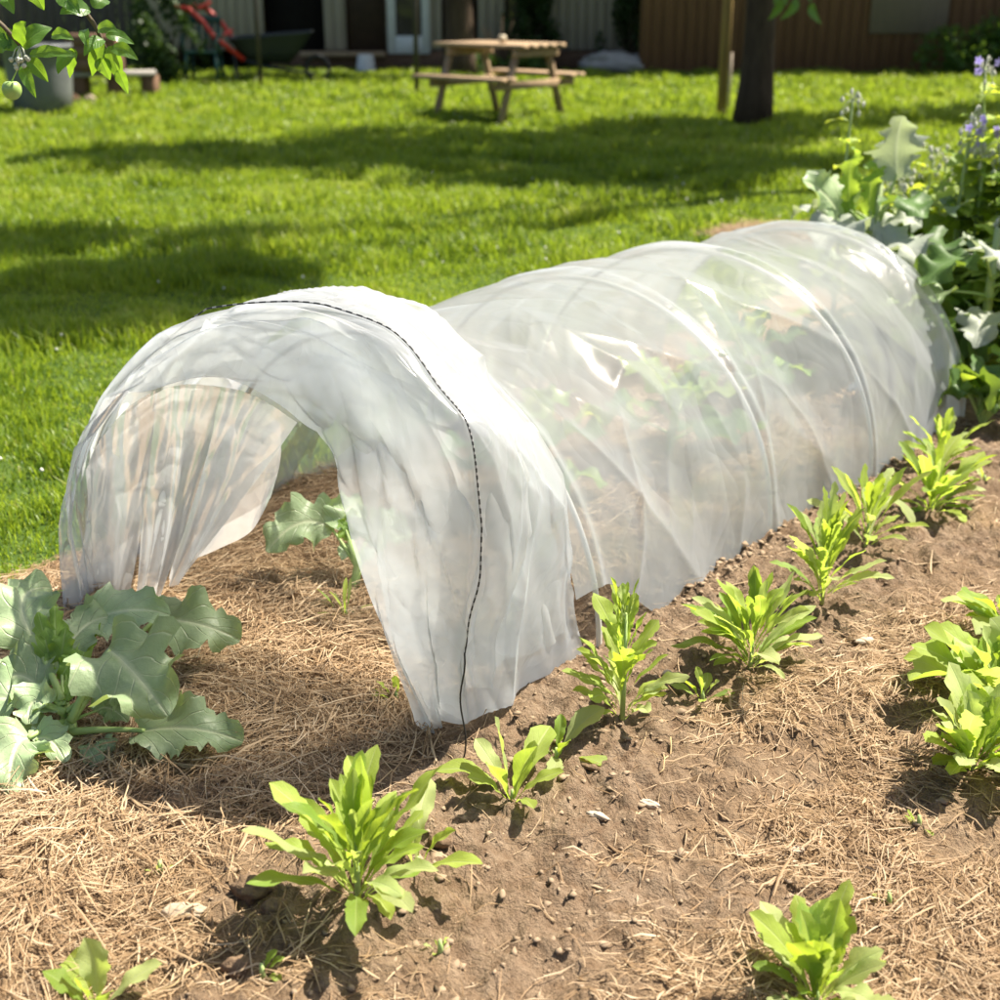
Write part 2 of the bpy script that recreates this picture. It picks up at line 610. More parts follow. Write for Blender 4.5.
def blades(n, x, y, hgt, wid, name, mat, z0=None):
    n = len(x)
    az = rng.uniform(0, 2 * PI, n)
    lean = rng.uniform(.05, .75, n)
    hh = hgt * rng.uniform(.55, 1.25, n)
    ww = wid * rng.uniform(.7, 1.3, n)
    face = az + PI / 2 + rng.normal(0, .5, n)
    sx, sy = np.cos(face) * ww * .5, np.sin(face) * ww * .5
    dx, dy = np.cos(az), np.sin(az)
    z = np.zeros(n) if z0 is None else z0
    b = np.stack([x, y, z - .004], -1)
    side = np.stack([sx, sy, np.zeros(n)], -1)
    m = b + np.stack([dx * hh * lean * .35, dy * hh * lean * .35, hh * .6], -1)
    tip = b + np.stack([dx * hh * lean, dy * hh * lean, hh * (1 - .30 * lean)], -1)
    V = np.stack([b - side, b + side, m - side * .85, m + side * .85, tip - side * .12, tip + side * .12], 1).reshape(-1, 3)
    k = np.arange(n)[:, None] * 6
    F = np.concatenate([k + np.array([[0, 1, 3, 2]]), k + np.array([[2, 3, 5, 4]])], 0)
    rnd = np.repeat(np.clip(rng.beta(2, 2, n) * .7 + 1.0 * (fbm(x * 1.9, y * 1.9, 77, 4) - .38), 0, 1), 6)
    dry = np.repeat((rng.random(n) < .05) * rng.uniform(.3, .9, n), 6)
    return np_mesh(name, V, F, mat, attrs={'rnd': rnd, 'dry': dry}, smooth=True)


def lawn_grass():
    X, Y, H_, W_ = [], [], [], []
    for (y0, y1, dens, hgt, wid, mx) in ((1.6, 4.0, 10500, .055, .0042, 1.0), (4.0, 6.5, 8000, .055, .0050, 1.0),
                                         (6.5, 10, 4200, .058, .0075, 1.0), (10, 15, 1900, .062, .012, 1.5), (15, 21.8, 900, .066, .018, 2.5)):
        xm = .40 * y1 + mx
        n = int(dens * (y1 - y0) * 2 * xm)
        y = rng.uniform(y0, y1, n)
        x = rng.uniform(-xm, xm, n)
        keep = np.abs(x) < .40 * y + .25 * mx + .35
        s, t_ = st_np(x, y)
        bm = bed_mask(s, t_) * ((s > -3) & (t_ < 3.0))
        keep &= (bm < rng.uniform(.25, 1.02, n)) & ~((t_ > -1.2) & (s < 4.5))
        heap = np.hypot(s - 5.0, t_ + 2.0) < .36
        keep &= ~heap
        # far shaded strip by the house: thinner grass
        x, y = x[keep], y[keep]
        X.append(x); Y.append(y)
        cl = .35 + 1.6 * sst(.3, .7, fbm(x * 2.8, y * 2.8, 63, 4))
        H_.append(hgt * cl)
        W_.append(np.full(len(x), wid))
    x, y = np.concatenate(X), np.concatenate(Y)
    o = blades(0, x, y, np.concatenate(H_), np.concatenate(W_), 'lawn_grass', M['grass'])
    tag(o, 'short sunlit lawn grass with shaded patches', 'grass', kind='stuff')
    # small white clover heads
    n = 260
    y = rng.uniform(3.0, 15, n) ** 1.0
    x = rng.uniform(-.42, .42, n) * y
    s, t_ = st_np(x, y)
    k = (t_ < -1.45) & (fbm(x * 1.1, y * 1.1, 5, 2) > .42)
    x, y = x[k], y[k]
    mb = MB()
    for a, b in zip(x, y):
        r = random.uniform(.004, .007) * (1 + .03 * b)
        z = random.uniform(.045, .075)
        vs = [(a + r, b, z), (a - r, b, z), (a, b + r, z), (a, b - r, z), (a, b, z + r * 1.1), (a, b, z - r)]
        mb.add(vs, [(0, 2, 4), (2, 1, 4), (1, 3, 4), (3, 0, 4), (2, 0, 5), (1, 2, 5), (3, 1, 5), (0, 3, 5)])
    tag(mb.build('clover_flowers', simple('clover_white', (.75, .74, .68), (.6, .6, .5), 40, .8, .2, 0)), 'tiny white clover flowers scattered in the lawn', 'flowers', kind='stuff')


lawn_grass()


# straw
def straw_mat():
    t = NT('straw')
    a = t.n('ShaderNodeAttribute', attribute_name='rnd').outputs['Fac']
    c = t.ramp(a, [(0, (.13, .08, .042)), (.3, (.31, .20, .105)), (.65, (.47, .345, .21)), (1, (.68, .56, .40))])
    p = t.princ(c, .6, .3)
    tr = t.n('ShaderNodeBsdfTranslucent')
    t.l(c, tr.inputs[0])
    return t.done(t.mixs(.2, p, tr.outputs[0]))


def strands(s, t_, L, wid, lift, name, mat, z0=None, tilt=.16):
    n = len(s)
    x = A.x + AX.x * s + NX.x * t_
    y = A.y + AX.y * s + NX.y * t_
    # locally combed direction plus scatter
    az = fbm(x * 2.5, y * 2.5, 91, 2) * 2 * PI * 1.5 + rng.normal(0, .9, n)
    curv = rng.normal(0, .5, n)
    el = rng.normal(0, tilt, n)
    k = 4
    pts = []
    px_, py_, pz_ = x.copy(), y.copy(), np.zeros(n)
    for i in range(k):
        pts.append((px_.copy(), py_.copy(), pz_.copy()))
        a = az + curv * i / k
        px_ += np.cos(a) * L / (k - 1)
        py_ += np.sin(a) * L / (k - 1)
        pz_ += np.sin(el - .12 * i) * L / (k - 1)
    V = []
    for i, (a, b, c) in enumerate(pts):
        base = gh(a, b, False) if z0 is None else z0
        base = np.maximum(base, 0)
        zz = base + lift + np.maximum(c, -.003)
        aa = az + curv * i / k + PI / 2
        w = wid * (.5 if i in (0, k - 1) else 1) * .5
        tw = rng.normal(0, .0006, n)
        ox, oy = np.cos(aa) * w, np.sin(aa) * w
        V.append(np.stack([a - ox, b - oy, zz - tw], -1))
        V.append(np.stack([a, b, zz + wid * .35], -1))
        V.append(np.stack([a + ox, b + oy, zz + tw], -1))
    V = np.stack(V, 1).reshape(-1, 3)
    kk = np.arange(n)[:, None] * (3 * k)
    F = []
    for i in range(k - 1):
        for j in (0, 1):
            q = 3 * i + j
            F.append(kk + np.array([[q, q + 1, q + 4, q + 3]]))
    F = np.concatenate(F, 0)
    rnd = np.repeat(np.clip(rng.beta(2, 2, n) * .8 + .5 * (fbm(x * 2, y * 2, 17, 3) - .35), 0, 1), 3 * k)
    return np_mesh(name, V, F, mat, attrs={'rnd': rnd}, smooth=False)


def straw():
    n = 200000
    s = rng.uniform(-1.3, 3.2, n)
    t_ = rng.uniform(-1.38, 1.3, n)
    d = straw_density(s, t_) * sst(-1.42, -1.25, t_)
    prob = d ** 1.3 * np.where(t_ < -.05, 1.0, .85) * np.where(s > 1.2, .55, 1)
    k = rng.random(n) < prob
    s, t_, d = s[k], t_[k], d[k]
    m = len(s)
    L = rng.lognormal(math.log(.056), .5, m)
    L = np.clip(L, .015, .17) * np.where(t_ > .1, .75, 1)
    wid = rng.lognormal(math.log(.0016), .38, m)
    lift = .001 + rng.random(m) ** 2 * .022 * d
    o = strands(s, t_, L, wid, lift, 'straw_mulch', straw_mat())
    tag(o, 'dry tan straw mulch strewn over the garden bed', 'straw', kind='stuff')
    n = 2600
    r = np.sqrt(rng.random(n)) * .36
    a = rng.uniform(0, 2 * PI, n)
    o = strands(5.0 + r * np.cos(a), -2.0 + r * np.sin(a), rng.uniform(.04, .12, n), rng.uniform(.002, .0035, n),
                rng.random(n) * .10 * (1 - (r / .38) ** 2), 'straw_heap', bpy.data.materials['straw'], np.zeros(n), .3)
    tag(o, 'small brown heap of straw on the lawn behind the plastic tunnel', 'straw', kind='stuff')


straw()


# crumbs of soil
def crumbs():
    ico = [(0, 0, -1), (.72, -.53, -.45), (-.28, -.85, -.45), (-.89, 0, -.45), (-.28, .85, -.45), (.72, .53, -.45), (.28, -.85, .45),
           (-.72, -.53, .45), (-.72, .53, .45), (.28, .85, .45), (.89, 0, .45), (0, 0, 1)]
    fc = [(0, 1, 2), (1, 0, 5), (0, 2, 3), (0, 3, 4), (0, 4, 5), (1, 5, 10), (2, 1, 6), (3, 2, 7), (4, 3, 8), (5, 4, 9), (1, 10, 6),
          (2, 6, 7), (3, 7, 8), (4, 8, 9), (5, 9, 10), (6, 10, 11), (7, 6, 11), (8, 7, 11), (9, 8, 11), (10, 9, 11)]
    n = 13000
    s = rng.uniform(-1.25, 2.8, n)
    t_ = rng.uniform(-.5, 1.2, n)
    d = straw_density(s, t_)
    k = (rng.random(n) < (1 - d) ** 1.2 * .9) & (fbm(s * 5, t_ * 5, 8, 2) > .36)
    s, t_ = s[k], t_[k]
    n0 = len(s)
    hs = rng.uniform(.55, 2.52, 420)
    ht = np.interp(hs, [.55, .7, .85, 1.3, 2.5], [-.10, -.08, -.05, -.05, .0]) + rng.normal(.012, .03, 420)
    s, t_ = np.concatenate([s, hs]), np.concatenate([t_, ht])
    n = len(s)
    r = np.clip(rng.lognormal(math.log(.0027), .55, n), .0012, .009)
    big = rng.random(n) < .014
    r = np.where(big, rng.uniform(.006, .010, n), r)
    r[n0:] = rng.uniform(.003, .010, n - n0)
    x = A.x + AX.x * s + NX.x * t_
    y = A.y + AX.y * s + NX.y * t_
    z = gh(x, y) + r * .25
    I = np.array(ico)
    J = I[None] * rng.uniform(.35, 1.4, (n, 12, 1)) * r[:, None, None] * (rng.uniform(.7, 1.3, (n, 1, 3)) * np.array([1.2, 1.2, .55]))
    V = (J + np.stack([x, y, z], -1)[:, None]).reshape(-1, 3)
    F = (np.arange(n)[:, None, None] * 12 + np.array(fc)[None]).reshape(-1, 3)
    o = np_mesh('soil_crumbs', V, F[:, ::-1], simple('crumb_earth', (.34, .255, .175), (.23, .168, .11), 90, .95, .05, 0), smooth=False)
    tag(o, 'crumbs of dry brown soil lying on the bed', 'soil', kind='stuff')


crumbs()


def lump(name, p, size, mat, label, cat, group=None, seed=1, rz=0.0, sink=.25):
    r2 = random.Random(seed)
    mb = MB()
    nu, nv = 28, 18
    vs, fs = [], []
    for i in range(nv + 1):
        th = PI * i / nv
        for j in range(nu):
            ph = 2 * PI * j / nu
            d = Vector((math.sin(th) * math.cos(ph), math.sin(th) * math.sin(ph), math.cos(th)))
            k = .62 + .8 * float(fbm(np.array([d.x * 2.3 + seed * 3.1 + d.z * 1.1]), np.array([d.y * 2.3 + d.z * 1.7]), seed, 4)[0])
            q = Vector((d.x * size[0], d.y * size[1], d.z * size[2])) * k * .5
            vs.append(Matrix.Rotation(rz, 3, 'Z') @ q + p + Vector((0, 0, size[2] * (.5 - sink))))
    for i in range(nv):
        for j in range(nu):
            fs.append((i * nu + j, (i + 1) * nu + j, (i + 1) * nu + (j + 1) % nu, i * nu + (j + 1) % nu))
    mb.add(vs, fs)
    return tag(mb.build(name, mat, loc=p), label, cat, group)


lump('stone', gp(184, 914), (.060, .030, .022), M['stone'], 'pale elongated stone on the soil edge beside the straw', 'stone', seed=4, rz=.1)
lump('stone', gp(797, 852), (.026, .016, .012), M['chip'], 'small white pebble right of the plant at the bottom edge', 'stone', seed=6)
lump('stone', gp(668, 676), (.022, .018, .016), M['chip'], 'white pebble beside the smallest row seedling', 'stone', seed=9)
lump('stone', gp(864, 642), (.045, .022, .014), M['chip'], 'flat pale stone on bare soil right of the bushy row seedling', 'stone', seed=12, rz=.3)
for (px, py, sz, sd, lab) in ((598, 817, (.040, .014, .010), 21, 'pale wood chip on bare soil below the seedling row'),
                              (650, 806, (.035, .016, .012), 22, 'brown wood chip on bare soil below the smallest seedling'),
                              (590, 768, (.055, .02, .014), 23, 'dark bark piece beside the arching seedling in the row')):
    lump('wood_chip', gp(px, py), sz, M['chip'] if sd != 23 else M['clod'], lab, 'wood chip', 'wood chips on the soil', seed=sd, rz=-.5)
for (px, py, sz, sd, lab) in ((252, 893, (.060, .050, .045), 31, 'large dark clod of soil left of the big front seedling'),
                              (275, 912, (.040, .036, .028), 32, 'dark soil clod just below the large clod'),
                              (440, 842, (.035, .03, .025), 33, 'dark soil clod under the foot of the black wire'),
                              (240, 970, (.045, .035, .03), 34, 'dark soil clod beside the tiny wilted sprout')):
    lump('soil_clod', gp(px, py), sz, M['clod'], lab, 'soil clod', 'soil clods', seed=sd, rz=.4, sink=.3)


def long_straw(px0, py0, px1, py1, lab):
    a, b = gp(px0, py0), gp(px1, py1)
    pts = []
    for i in range(9):
        q = a.lerp(b, i / 8)
        q.z = max(g1(q), 0) + .006 + .006 * math.sin(i * .8)
        pts.append(q + NX * .004 * math.sin(i * 1.3))
    mb = MB().tube(pts, .0014, 5)
    tag(mb.build('straw_stalk', M['straw_bit'], loc=a), lab, 'straw', 'single long straw stalks')


long_straw(160, 998, 262, 932, 'long straw stalk leaning across soil by the wilted sprout')
long_straw(726, 692, 738, 722, 'short bare stalk lying below the smallest seedling')
long_straw(330, 800, 340, 770, 'straw stalk behind the large front seedling')
long_straw(870, 898, 905, 912, 'long straw stalk on straw right of the bottom plant')
long_straw(660, 775, 672, 740, 'pale stalk lying on the bare soil strip')


# ------------------------------------------------------------------ leaves
def bez(b, c, t, n):
    return [b * (1 - k) ** 2 + c * 2 * k * (1 - k) + t * k * k for k in [i / (n - 1) for i in range(n)]]


def prof_salad(v):
    pet = .13 + .10 * v
    bl = max(0, math.sin(PI * min(1, max(0, (v - .14) / .86)) ** 1.75)) ** .52
    return max(pet * (1 if v < .9 else 0), bl)


def prof_ovate(v):
    return max(.04, math.sin(PI * min(1, (v * .97 + .02)) ** .8) ** .85)


def prof_brassica(v):
    return max(.05, (math.sin(PI * min(1, v * .96 + .03) ** .82)) ** .62)


def prof_lance(v):
    return max(.05, math.sin(PI * min(1, v * .97 + .03) ** .95) ** 1.1)


def leaf(mb, b, c, t, wid, up=(0, 0, 1), prof=prof_salad, teeth=0.0, nteeth=9, wave=.12, fold=.18, curl=0.0, nu=7, nv=14, seed=0):
    r2 = random.Random(seed)
    sp = bez(Vector(b), Vector(c), Vector(t), nv)
    up = Vector(up).normalized()
    ph1, ph2 = r2.uniform(0, 6), r2.uniform(0, 6)
    f1, f2 = r2.uniform(1.5, 3.2), r2.uniform(1.5, 3.2)
    jit = [r2.uniform(-1, 1) for _ in range(nv * 2)]
    vs, uvs, fs = [], [], []
    for i, p in enumerate(sp):
        T = (sp[min(i + 1, nv - 1)] - sp[max(0, i - 1)]).normalized()
        S = T.cross(up)
        if S.length < .05: S = T.orthogonal()
        S.normalize()
        N = S.cross(T).normalized()
        v = i / (nv - 1)
        w0 = wid * prof(v) * .5
        for j in range(nu):
            u = -1 + 2 * j / (nu - 1)
            au = abs(u)
            w = w0
            if teeth:
                saw = (v * nteeth + (0 if u < 0 else .4)) % 1
                w = w0 * (1 + au ** 2 * teeth * ((saw - .5) * 1.4 + .5 * jit[i + (0 if u < 0 else nv)]))
            ph = ph1 if u < 0 else ph2
            ff = f1 if u < 0 else f2
            dz = au * fold * w0 - curl * au * au * w0 + wave * wid * .5 * au ** 1.5 * math.sin(ff * v * 2 * PI + ph) * min(1, prof(v) * 2)
            sl = w * u
            vs.append(p + S * sl + N * dz + T * (-.12 * w0 * au ** 2))
            uvs.append((.5 + u * .5, v))
    for i in range(nv - 1):
        for j in range(nu - 1):
            a = i * nu + j
            fs.append((a, a + 1, a + nu + 1, a + nu))
    mb.add(vs, fs, uvs)


def polar(az, el):
    return Vector((math.cos(az) * math.cos(el), math.sin(az) * math.cos(el), math.sin(el)))


def auto_leaf(base, az, el, L, wid, droop, seed, **kw):
    """a leaf that leaves the base at angle el and bends down by droop"""
    d0 = polar(az, el)
    d1 = polar(az, el - droop)
    c = base + d0 * L * .5
    t = c + d1 * L * .5
    up = Vector((-math.cos(az) * math.sin(el - droop * .5), -math.sin(az) * math.sin(el - droop * .5), math.cos(el - droop * .5)))
    up = up + Vector((random.Random(seed).uniform(-.3, .3), random.Random(seed + 1).uniform(-.3, .3), 0))
    rr = random.Random(seed + 5)
    sd = Vector((-math.sin(az), math.cos(az), 0))
    c = c + sd * L * rr.uniform(-.10, .10)
    t = t + sd * L * rr.uniform(-.16, .16)
    mb = MB()
    leaf(mb, base, c, t, wid, up, seed=seed, **kw)
    return mb


def crown_core(root, base, h, mat, r=.006):
    mb = MB()
    mb.tube([base + Vector((0, 0, -.01)), base + Vector((.001, 0, h * .5)), base + Vector((0, .002, h))], [r * 1.3, r, r * .6], 7)
    return mb.build('stem', mat, root)


def seedling(px, py, label, n, L, el=(38, 82), wid=.26, droop=(.4, 1.2), stem=0.0, seed=1, mats=None, spread=.012, teeth=.10,
             name='leafy_seedling', group='salad seedlings planted in the bed', az0=None, wave=.16, extra=()):
    base = gp(px, py)
    r2 = random.Random(seed)
    root = empty(name, base, label, 'plant', group)
    mats = mats or ('salad', 'salad', 'salad_pale', 'salad_dark')
    if n > 12:
        n, wid, teeth = int(n * 1.35), wid * .82, teeth + .08
    h = max(.02, stem)
    crown_core(root, base, h, M['stalk'], .004 if stem < .05 else .0042)
    for i in range(n):
        k = i / max(1, n - 1)                       # 0 outer, 1 inner
        az = (az0 if az0 is not None else r2.uniform(0, 6)) + i * 2.399 + r2.uniform(-.3, .3)
        e = R(el[0] + (el[1] - el[0]) * k + r2.uniform(-9, 9))
        ll = L * (r2.uniform(.6, 1.12) if k < .65 else r2.uniform(.45, .98))
        zz = base.z + (stem * (.03 + .97 * k ** 1.3) if stem else .006 * i / n)
        if stem: ll *= (1 - .35 * k) * (.66 + .34 * min(1, k / .35))
        b = Vector((base.x + math.cos(az) * spread * (1 - k * .6), base.y + math.sin(az) * spread * (1 - k * .6), zz))
        dr = droop[1] + (droop[0] - droop[1]) * k + r2.uniform(-.25, .25)
        # keep tips off the ground
        mb = auto_leaf(b, az, e, ll, ll * wid * r2.uniform(.85, 1.25), dr, seed * 100 + i, teeth=teeth + .04, nteeth=r2.choice((6, 7, 9)), wave=wave * r2.uniform(.8, 1.7), fold=r2.uniform(.05, .5), nv=18)
        lo = min(v[2] for v in mb.v)
        if lo < base.z - .004:
            f = base.z - .004
            mb.v = [(x, y, f + (z - f) * .15 if z < f else z) for x, y, z in mb.v]
        mb.build('leaf', M[r2.choice(mats)], root)
    for (b, c, t, w, m) in extra:
        mb = MB()
        leaf(mb, b, c, t, w, seed=seed + 7, teeth=teeth, wave=.1, nv=18)
        mb.build('leaf', M[m], root)
    return root


def lift(px, py, z):
    return at(px, py, z)


# nearest big one
b0 = gp(358, 900)
seedling(358, 900, 'largest bushy light green seedling in the front of the row', 34, .235, (46, 87), .205, (.15, 1.0), .10, 3, az0=.4, wave=.25)
seedling(418, 868, 'yellow green young seedling leaning right against the largest bushy seedling', 5, .135, (50, 84), .24, (.3, .9), 0, 44, az0=-.6, mats=('salad', 'salad_pale'))
seedling(512, 800, 'small seedling with few upright leaves right of the black wire', 10, .155, (38, 86), .25, (.2, .9), 0, 5, az0=2.6)
seedling(556, 758, 'small seedling with one long leaf arching right, second from the wire', 7, .115, (22, 76), .27, (.4, 1.2), 0, 62, az0=-.35)
seedling(622, 720, 'tall slender seedling standing upright before the tunnel gap', 34, .165, (58, 86), .25, (.2, .9), .22, 8, mats=('salad', 'salad', 'salad_dark', 'salad_pale'), wave=.25)
seedling(702, 700, 'smallest row seedling, one leaf folded out to the right', 8, .092, (25, 84), .32, (.2, .8), .015, 12, az0=.1)
seedling(750, 668, 'dense bushy seedling in the middle of the row', 36, .225, (44, 86), .20, (.2, 1.1), .08, 15, wave=.22)
seedling(822, 600, 'seedling with narrow toothed leaves behind the dense bushy one', 34, .23, (52, 87), .17, (.15, .9), .13, 19, teeth=.4)
seedling(866, 545, 'thin seedling with a long pale leaf arching down to the right', 15, .24, (44, 86), .19, (.2, 1.1), .08, 24, teeth=.2, az0=-.5,
         extra=[(gp(868, 545) + Vector((0, 0, .01)), lift(885, 470, .17), gp(915, 532) + Vector((0, 0, .015)), .045, 'salad_pale')])
seedling(930, 512, 'spreading yellow green seedling second from the far end of the row', 30, .24, (34, 84), .20, (.2, .9), .06, 27, teeth=.2)
seedling(938, 468, 'young seedling at the far end of the row by the tunnel foot', 20, .2, (40, 84), .24, (.2, .9), .06, 29, teeth=.25)
seedling(972, 768, 'leafy plant at the right edge, nearest of the right row', 32, .205, (44, 86), .30, (.2, .9), .02, 33, group='salad plants of the right row', teeth=.28,
         mats=('salad', 'salad_pale', 'salad_dark'))
seedling(992, 700, 'broad leaved plant at the right edge behind the nearest one', 24, .24, (30, 82), .42, (.3, 1.0), .03, 36, group='salad plants of the right row', teeth=.22)
seedling(1012, 640, 'plant cut by the right picture edge with one pale leaf showing', 16, .22, (32, 82), .40, (.3, 1.0), .03, 38, group='salad plants of the right row')
seedling(815, 1004, 'dark green leafy plant at the bottom picture edge', 28, .185, (44, 87), .27, (.2, .9), .03, 41, group='salad plants of the right row', teeth=.22,
         mats=('salad', 'salad_dark', 'salad_dark', 'salad_pale'))
seedling(98, 1012, 'small seedling with one tall pointed leaf at the bottom left', 7, .125, (30, 88), .34, (.1, .7), 0, 47, teeth=.14, az0=2.2)
seedling(262, 976, 'tiny wilted sprout on dark soil at the bottom left', 4, .042, (25, 80), .3, (.5, 1.8), 0, 51, name='sprout', group='tiny sprouts in the bed')
for (px, py, L_, sd, lab) in ((888, 904, .018, 61, 'tiny green sprout in straw right of the bottom plant'),
                              (918, 826, .030, 62, 'tiny grey green sprout in straw at the right'),
                              (440, 952, .022, 63, 'tiny sprout on soil below the largest seedling'),
                              (160, 872, .020, 64, 'tiny sprout in the straw above the pale stone'),
                              (396, 700, .06, 65, 'pale thin sprout in straw left of the film corner'),
                              (984, 482, .06, 66, 'low weed on the soil at the far right of the row')):
    seedling(px, py, lab, 5, L_, (20, 80), .3, (.2, 1.0), 0, sd, name='sprout', group='tiny sprouts in the bed', mats=('salad', 'salad_pale'))


# big glaucous brassica at the left
def blade_leaf(root, stem_pt, b, c, t, wid, up, mat, seed, stalk_r=.006, **kw):
    """petiole + blade as one leaf part with the stalk as its sub-part"""
    mb = MB()
    k = dict(prof=prof_brassica, teeth=.26, nteeth=5, wave=.30, fold=.10, nu=15, nv=30)
    k.update(kw)
    leaf(mb, b, c, t, wid, up, seed=seed, **k)
    lo = mb.build('leaf', M[mat], root)
    if stem_pt is not None:
        mid = (stem_pt + b) * .5 + Vector((0, 0, .25 * (b - stem_pt).length * .3))
        c1 = b + (Vector(c) - Vector(b)) * .10
        pts = bez(stem_pt, mid, c1, 10)
        s_ = MB().tube(pts, [stalk_r * (1.25 - .6 * i / 9) for i in range(10)], 8)
        s_.build('stalk', M['stalk'], lo)
    return lo


kb = gp(72, 742)
kale = empty('brassica_plant', kb, 'large grey green brassica plant with lobed leaves at the left edge', 'plant', 'brassica plants under and before the tunnel')
ks = MB()
top = lift(60, 690, .10)
ks.tube([kb + Vector((0, 0, -.01)), kb + Vector((-.004, .01, .03)), lift(66, 715, .07), top], [.014, .013, .012, .009], 10)
ks.build('stem', M['stalk'], kale)
P = lambda px, py, z: lift(px, py, z + (.03 if z < .1 else .012))
blade_leaf(kale, P(70, 722, .06), P(108, 648, .17), P(135, 668, .205), P(168, 716, .13), .175, (.1, -.75, 1), 'kale', 1, fold=.22, wave=.42, teeth=.26, nteeth=4)
blade_leaf(kale, P(66, 700, .08), P(84, 625, .15), P(125, 600, .20), P(170, 615, .16), .105, (-.1, -.8, 1), 'kale', 2)
blade_leaf(kale, P(72, 720, .06), P(152, 620, .13), P(190, 615, .17), P(240, 640, .10), .125, (.1, -.75, 1), 'kale', 3, fold=.15, wave=.42)
blade_leaf(kale, kb + Vector((0, 0, .02)), P(140, 732, .04), P(190, 720, .085), P(243, 742, .03), .110, (.15, -.55, 1), 'kale', 4, .006, fold=.2, wave=.4)
blade_leaf(kale, P(62, 700, .09), P(38, 645, .15), P(0, 585, .24), P(52, 588, .19), .14, (.1, -.8, 1), 'kale', 5)
blade_leaf(kale, P(66, 722, .05), P(30, 738, .07), P(12, 735, .09), P(8, 798, .02), .105, (.1, -.8, 1), 'kale', 6)
blade_leaf(kale, P(68, 725, .05), P(34, 742, .06), P(50, 728, .07), P(66, 762, .04), .070, (.2, -.7, 1), 'kale', 7, .004)
blade_leaf(kale, P(62, 705, .08), P(42, 690, .11), P(15, 660, .15), P(0, 690, .10), .13, (.1, -.8, 1), 'kale', 8)
blade_leaf(kale, P(66, 712, .07), P(20, 700, .08), P(-20, 690, .11), P(-50, 720, .06), .13, (0, -.5, 1), 'kale', 9)
blade_leaf(kale, P(74, 720, .05), P(96, 712, .06), P(108, 700, .07), P(128, 722, .04), .060, (.2, -.6, 1), 'kale', 10, .003)
blade_leaf(kale, P(66, 712, .07), P(98, 690, .09), P(125, 680, .12), P(150, 700, .08), .075, (.2, -.7, 1), 'kale', 11, .004)
blade_leaf(kale, P(64, 705, .08), P(60, 660, .14), P(88, 610, .19), P(118, 618, .16), .085, (0, -.8, .8), 'kale', 12, .004)
blade_leaf(kale, P(66, 716, .06), P(44, 706, .09), P(30, 690, .12), P(28, 724, .07), .08, (0, -.8, .8), 'kale', 13, .004)
for i, (bx, by, bz, tx, ty, tz, w) in enumerate(((52, 668, .13, 38, 612, .21, .045), (56, 668, .13, 55, 606, .215, .05), (60, 668, .13, 66, 628, .19, .05),
                                                 (54, 672, .12, 24, 640, .17, .05), (60, 680, .12, 78, 652, .16, .045), (66, 700, .09, 100, 615, .17, .035))):
    blade_leaf(kale, None, P(bx, by, bz), P((bx + tx) / 2, (by + ty) / 2 - 4, (bz + tz) / 2 + .015), P(tx, ty, tz), w, (.1, -.8, .7), 'kale_young', 30 + i,
               nu=9, nv=16, teeth=.3)
for i, (bx, by, bz, tx, ty, tz, w) in enumerate(((86, 745, .03, 100, 772, .005, .04), (104, 738, .035, 112, 758, .01, .035), (40, 732, .05, 20, 720, .05, .05))):
    blade_leaf(kale, None, P(bx, by, bz), P((bx + tx) / 2, (by + ty) / 2 - 6, (bz + tz) / 2 + .02), P(tx, ty, tz), w, (.2, -.6, 1), 'kale', 50 + i, nu=9, nv=16)


def brassica(base, label, leaves, seed, h, mats=('kale', 'kale', 'kale_young'), lens=.2):
    root = empty('brassica_plant', base, label, 'plant', 'brassica plants under and before the tunnel')
    r2 = random.Random(seed)
    MB().tube([base + Vector((0, 0, -.01)), base + Vector((.01, 0, h * .5)), base + Vector((.015, .005, h))], [.013, .011, .008], 8).build('stem', M['stalk'], root)
    for i in range(leaves):
        k = i / max(1, leaves - 1)
        az = r2.uniform(0, .6) + i * 2.399
        el = R(20 + 55 * k)
        sp = base + Vector((.01, 0, h * (.25 + .7 * k)))
        L = lens * r2.uniform(.75, 1.1) * (1 - .35 * k)
        b = sp + polar(az, el) * L * .35
        c = b + polar(az, el * .8) * L * .5
        t = c + polar(az, el - .9) * L * .5
        up = Vector((-math.cos(az) * math.sin(el - .4), -math.sin(az) * math.sin(el - .4), math.cos(el - .4)))
        blade_leaf(root, sp, b, c, t, L * .62, up, r2.choice(mats), seed * 50 + i, .0045, nu=11, nv=18)
    return root


# the one in the mouth of the tunnel, with its big leaf to the left
ib = gp(352, 612)
kin = empty('brassica_plant', ib, 'grey green brassica plant just inside the tunnel mouth', 'plant', 'brassica plants under and before the tunnel')
MB().tube([ib + Vector((0, 0, -.01)), lift(354, 590, .05), lift(358, 565, .11), lift(350, 540, .16)], [.012, .011, .010, .007], 9).build('stem', M['stalk'], kin)
blade_leaf(kin, lift(358, 570, .10), lift(334, 530, .17), lift(300, 505, .22), lift(267, 552, .14), .125, (-.1, -.85, .9), 'kale', 71, .004)
blade_leaf(kin, lift(358, 565, .11), lift(345, 530, .17), lift(345, 505, .22), lift(362, 500, .21), .10, (.1, -.8, .7), 'kale', 72, .004)
blade_leaf(kin, lift(358, 565, .11), lift(366, 540, .15), lift(385, 520, .20), lift(410, 540, .16), .10, (.1, -.8, .7), 'kale', 73, .004)
for i, (bx, by, bz, tx, ty, tz) in enumerate(((352, 540, .15, 338, 520, .19), (352, 540, .15, 352, 508, .21), (350, 545, .14, 342, 560, .12), (356, 560, .11, 375, 555, .14))):
    blade_leaf(kin, None, lift(bx, by, bz), lift((bx + tx) / 2, (by + ty) / 2 - 4, (bz + tz) / 2 + .01), lift(tx, ty, tz), .04, (.1, -.8, .7), 'kale_young' if i < 2 else 'kale', 80 + i, nu=9, nv=14)
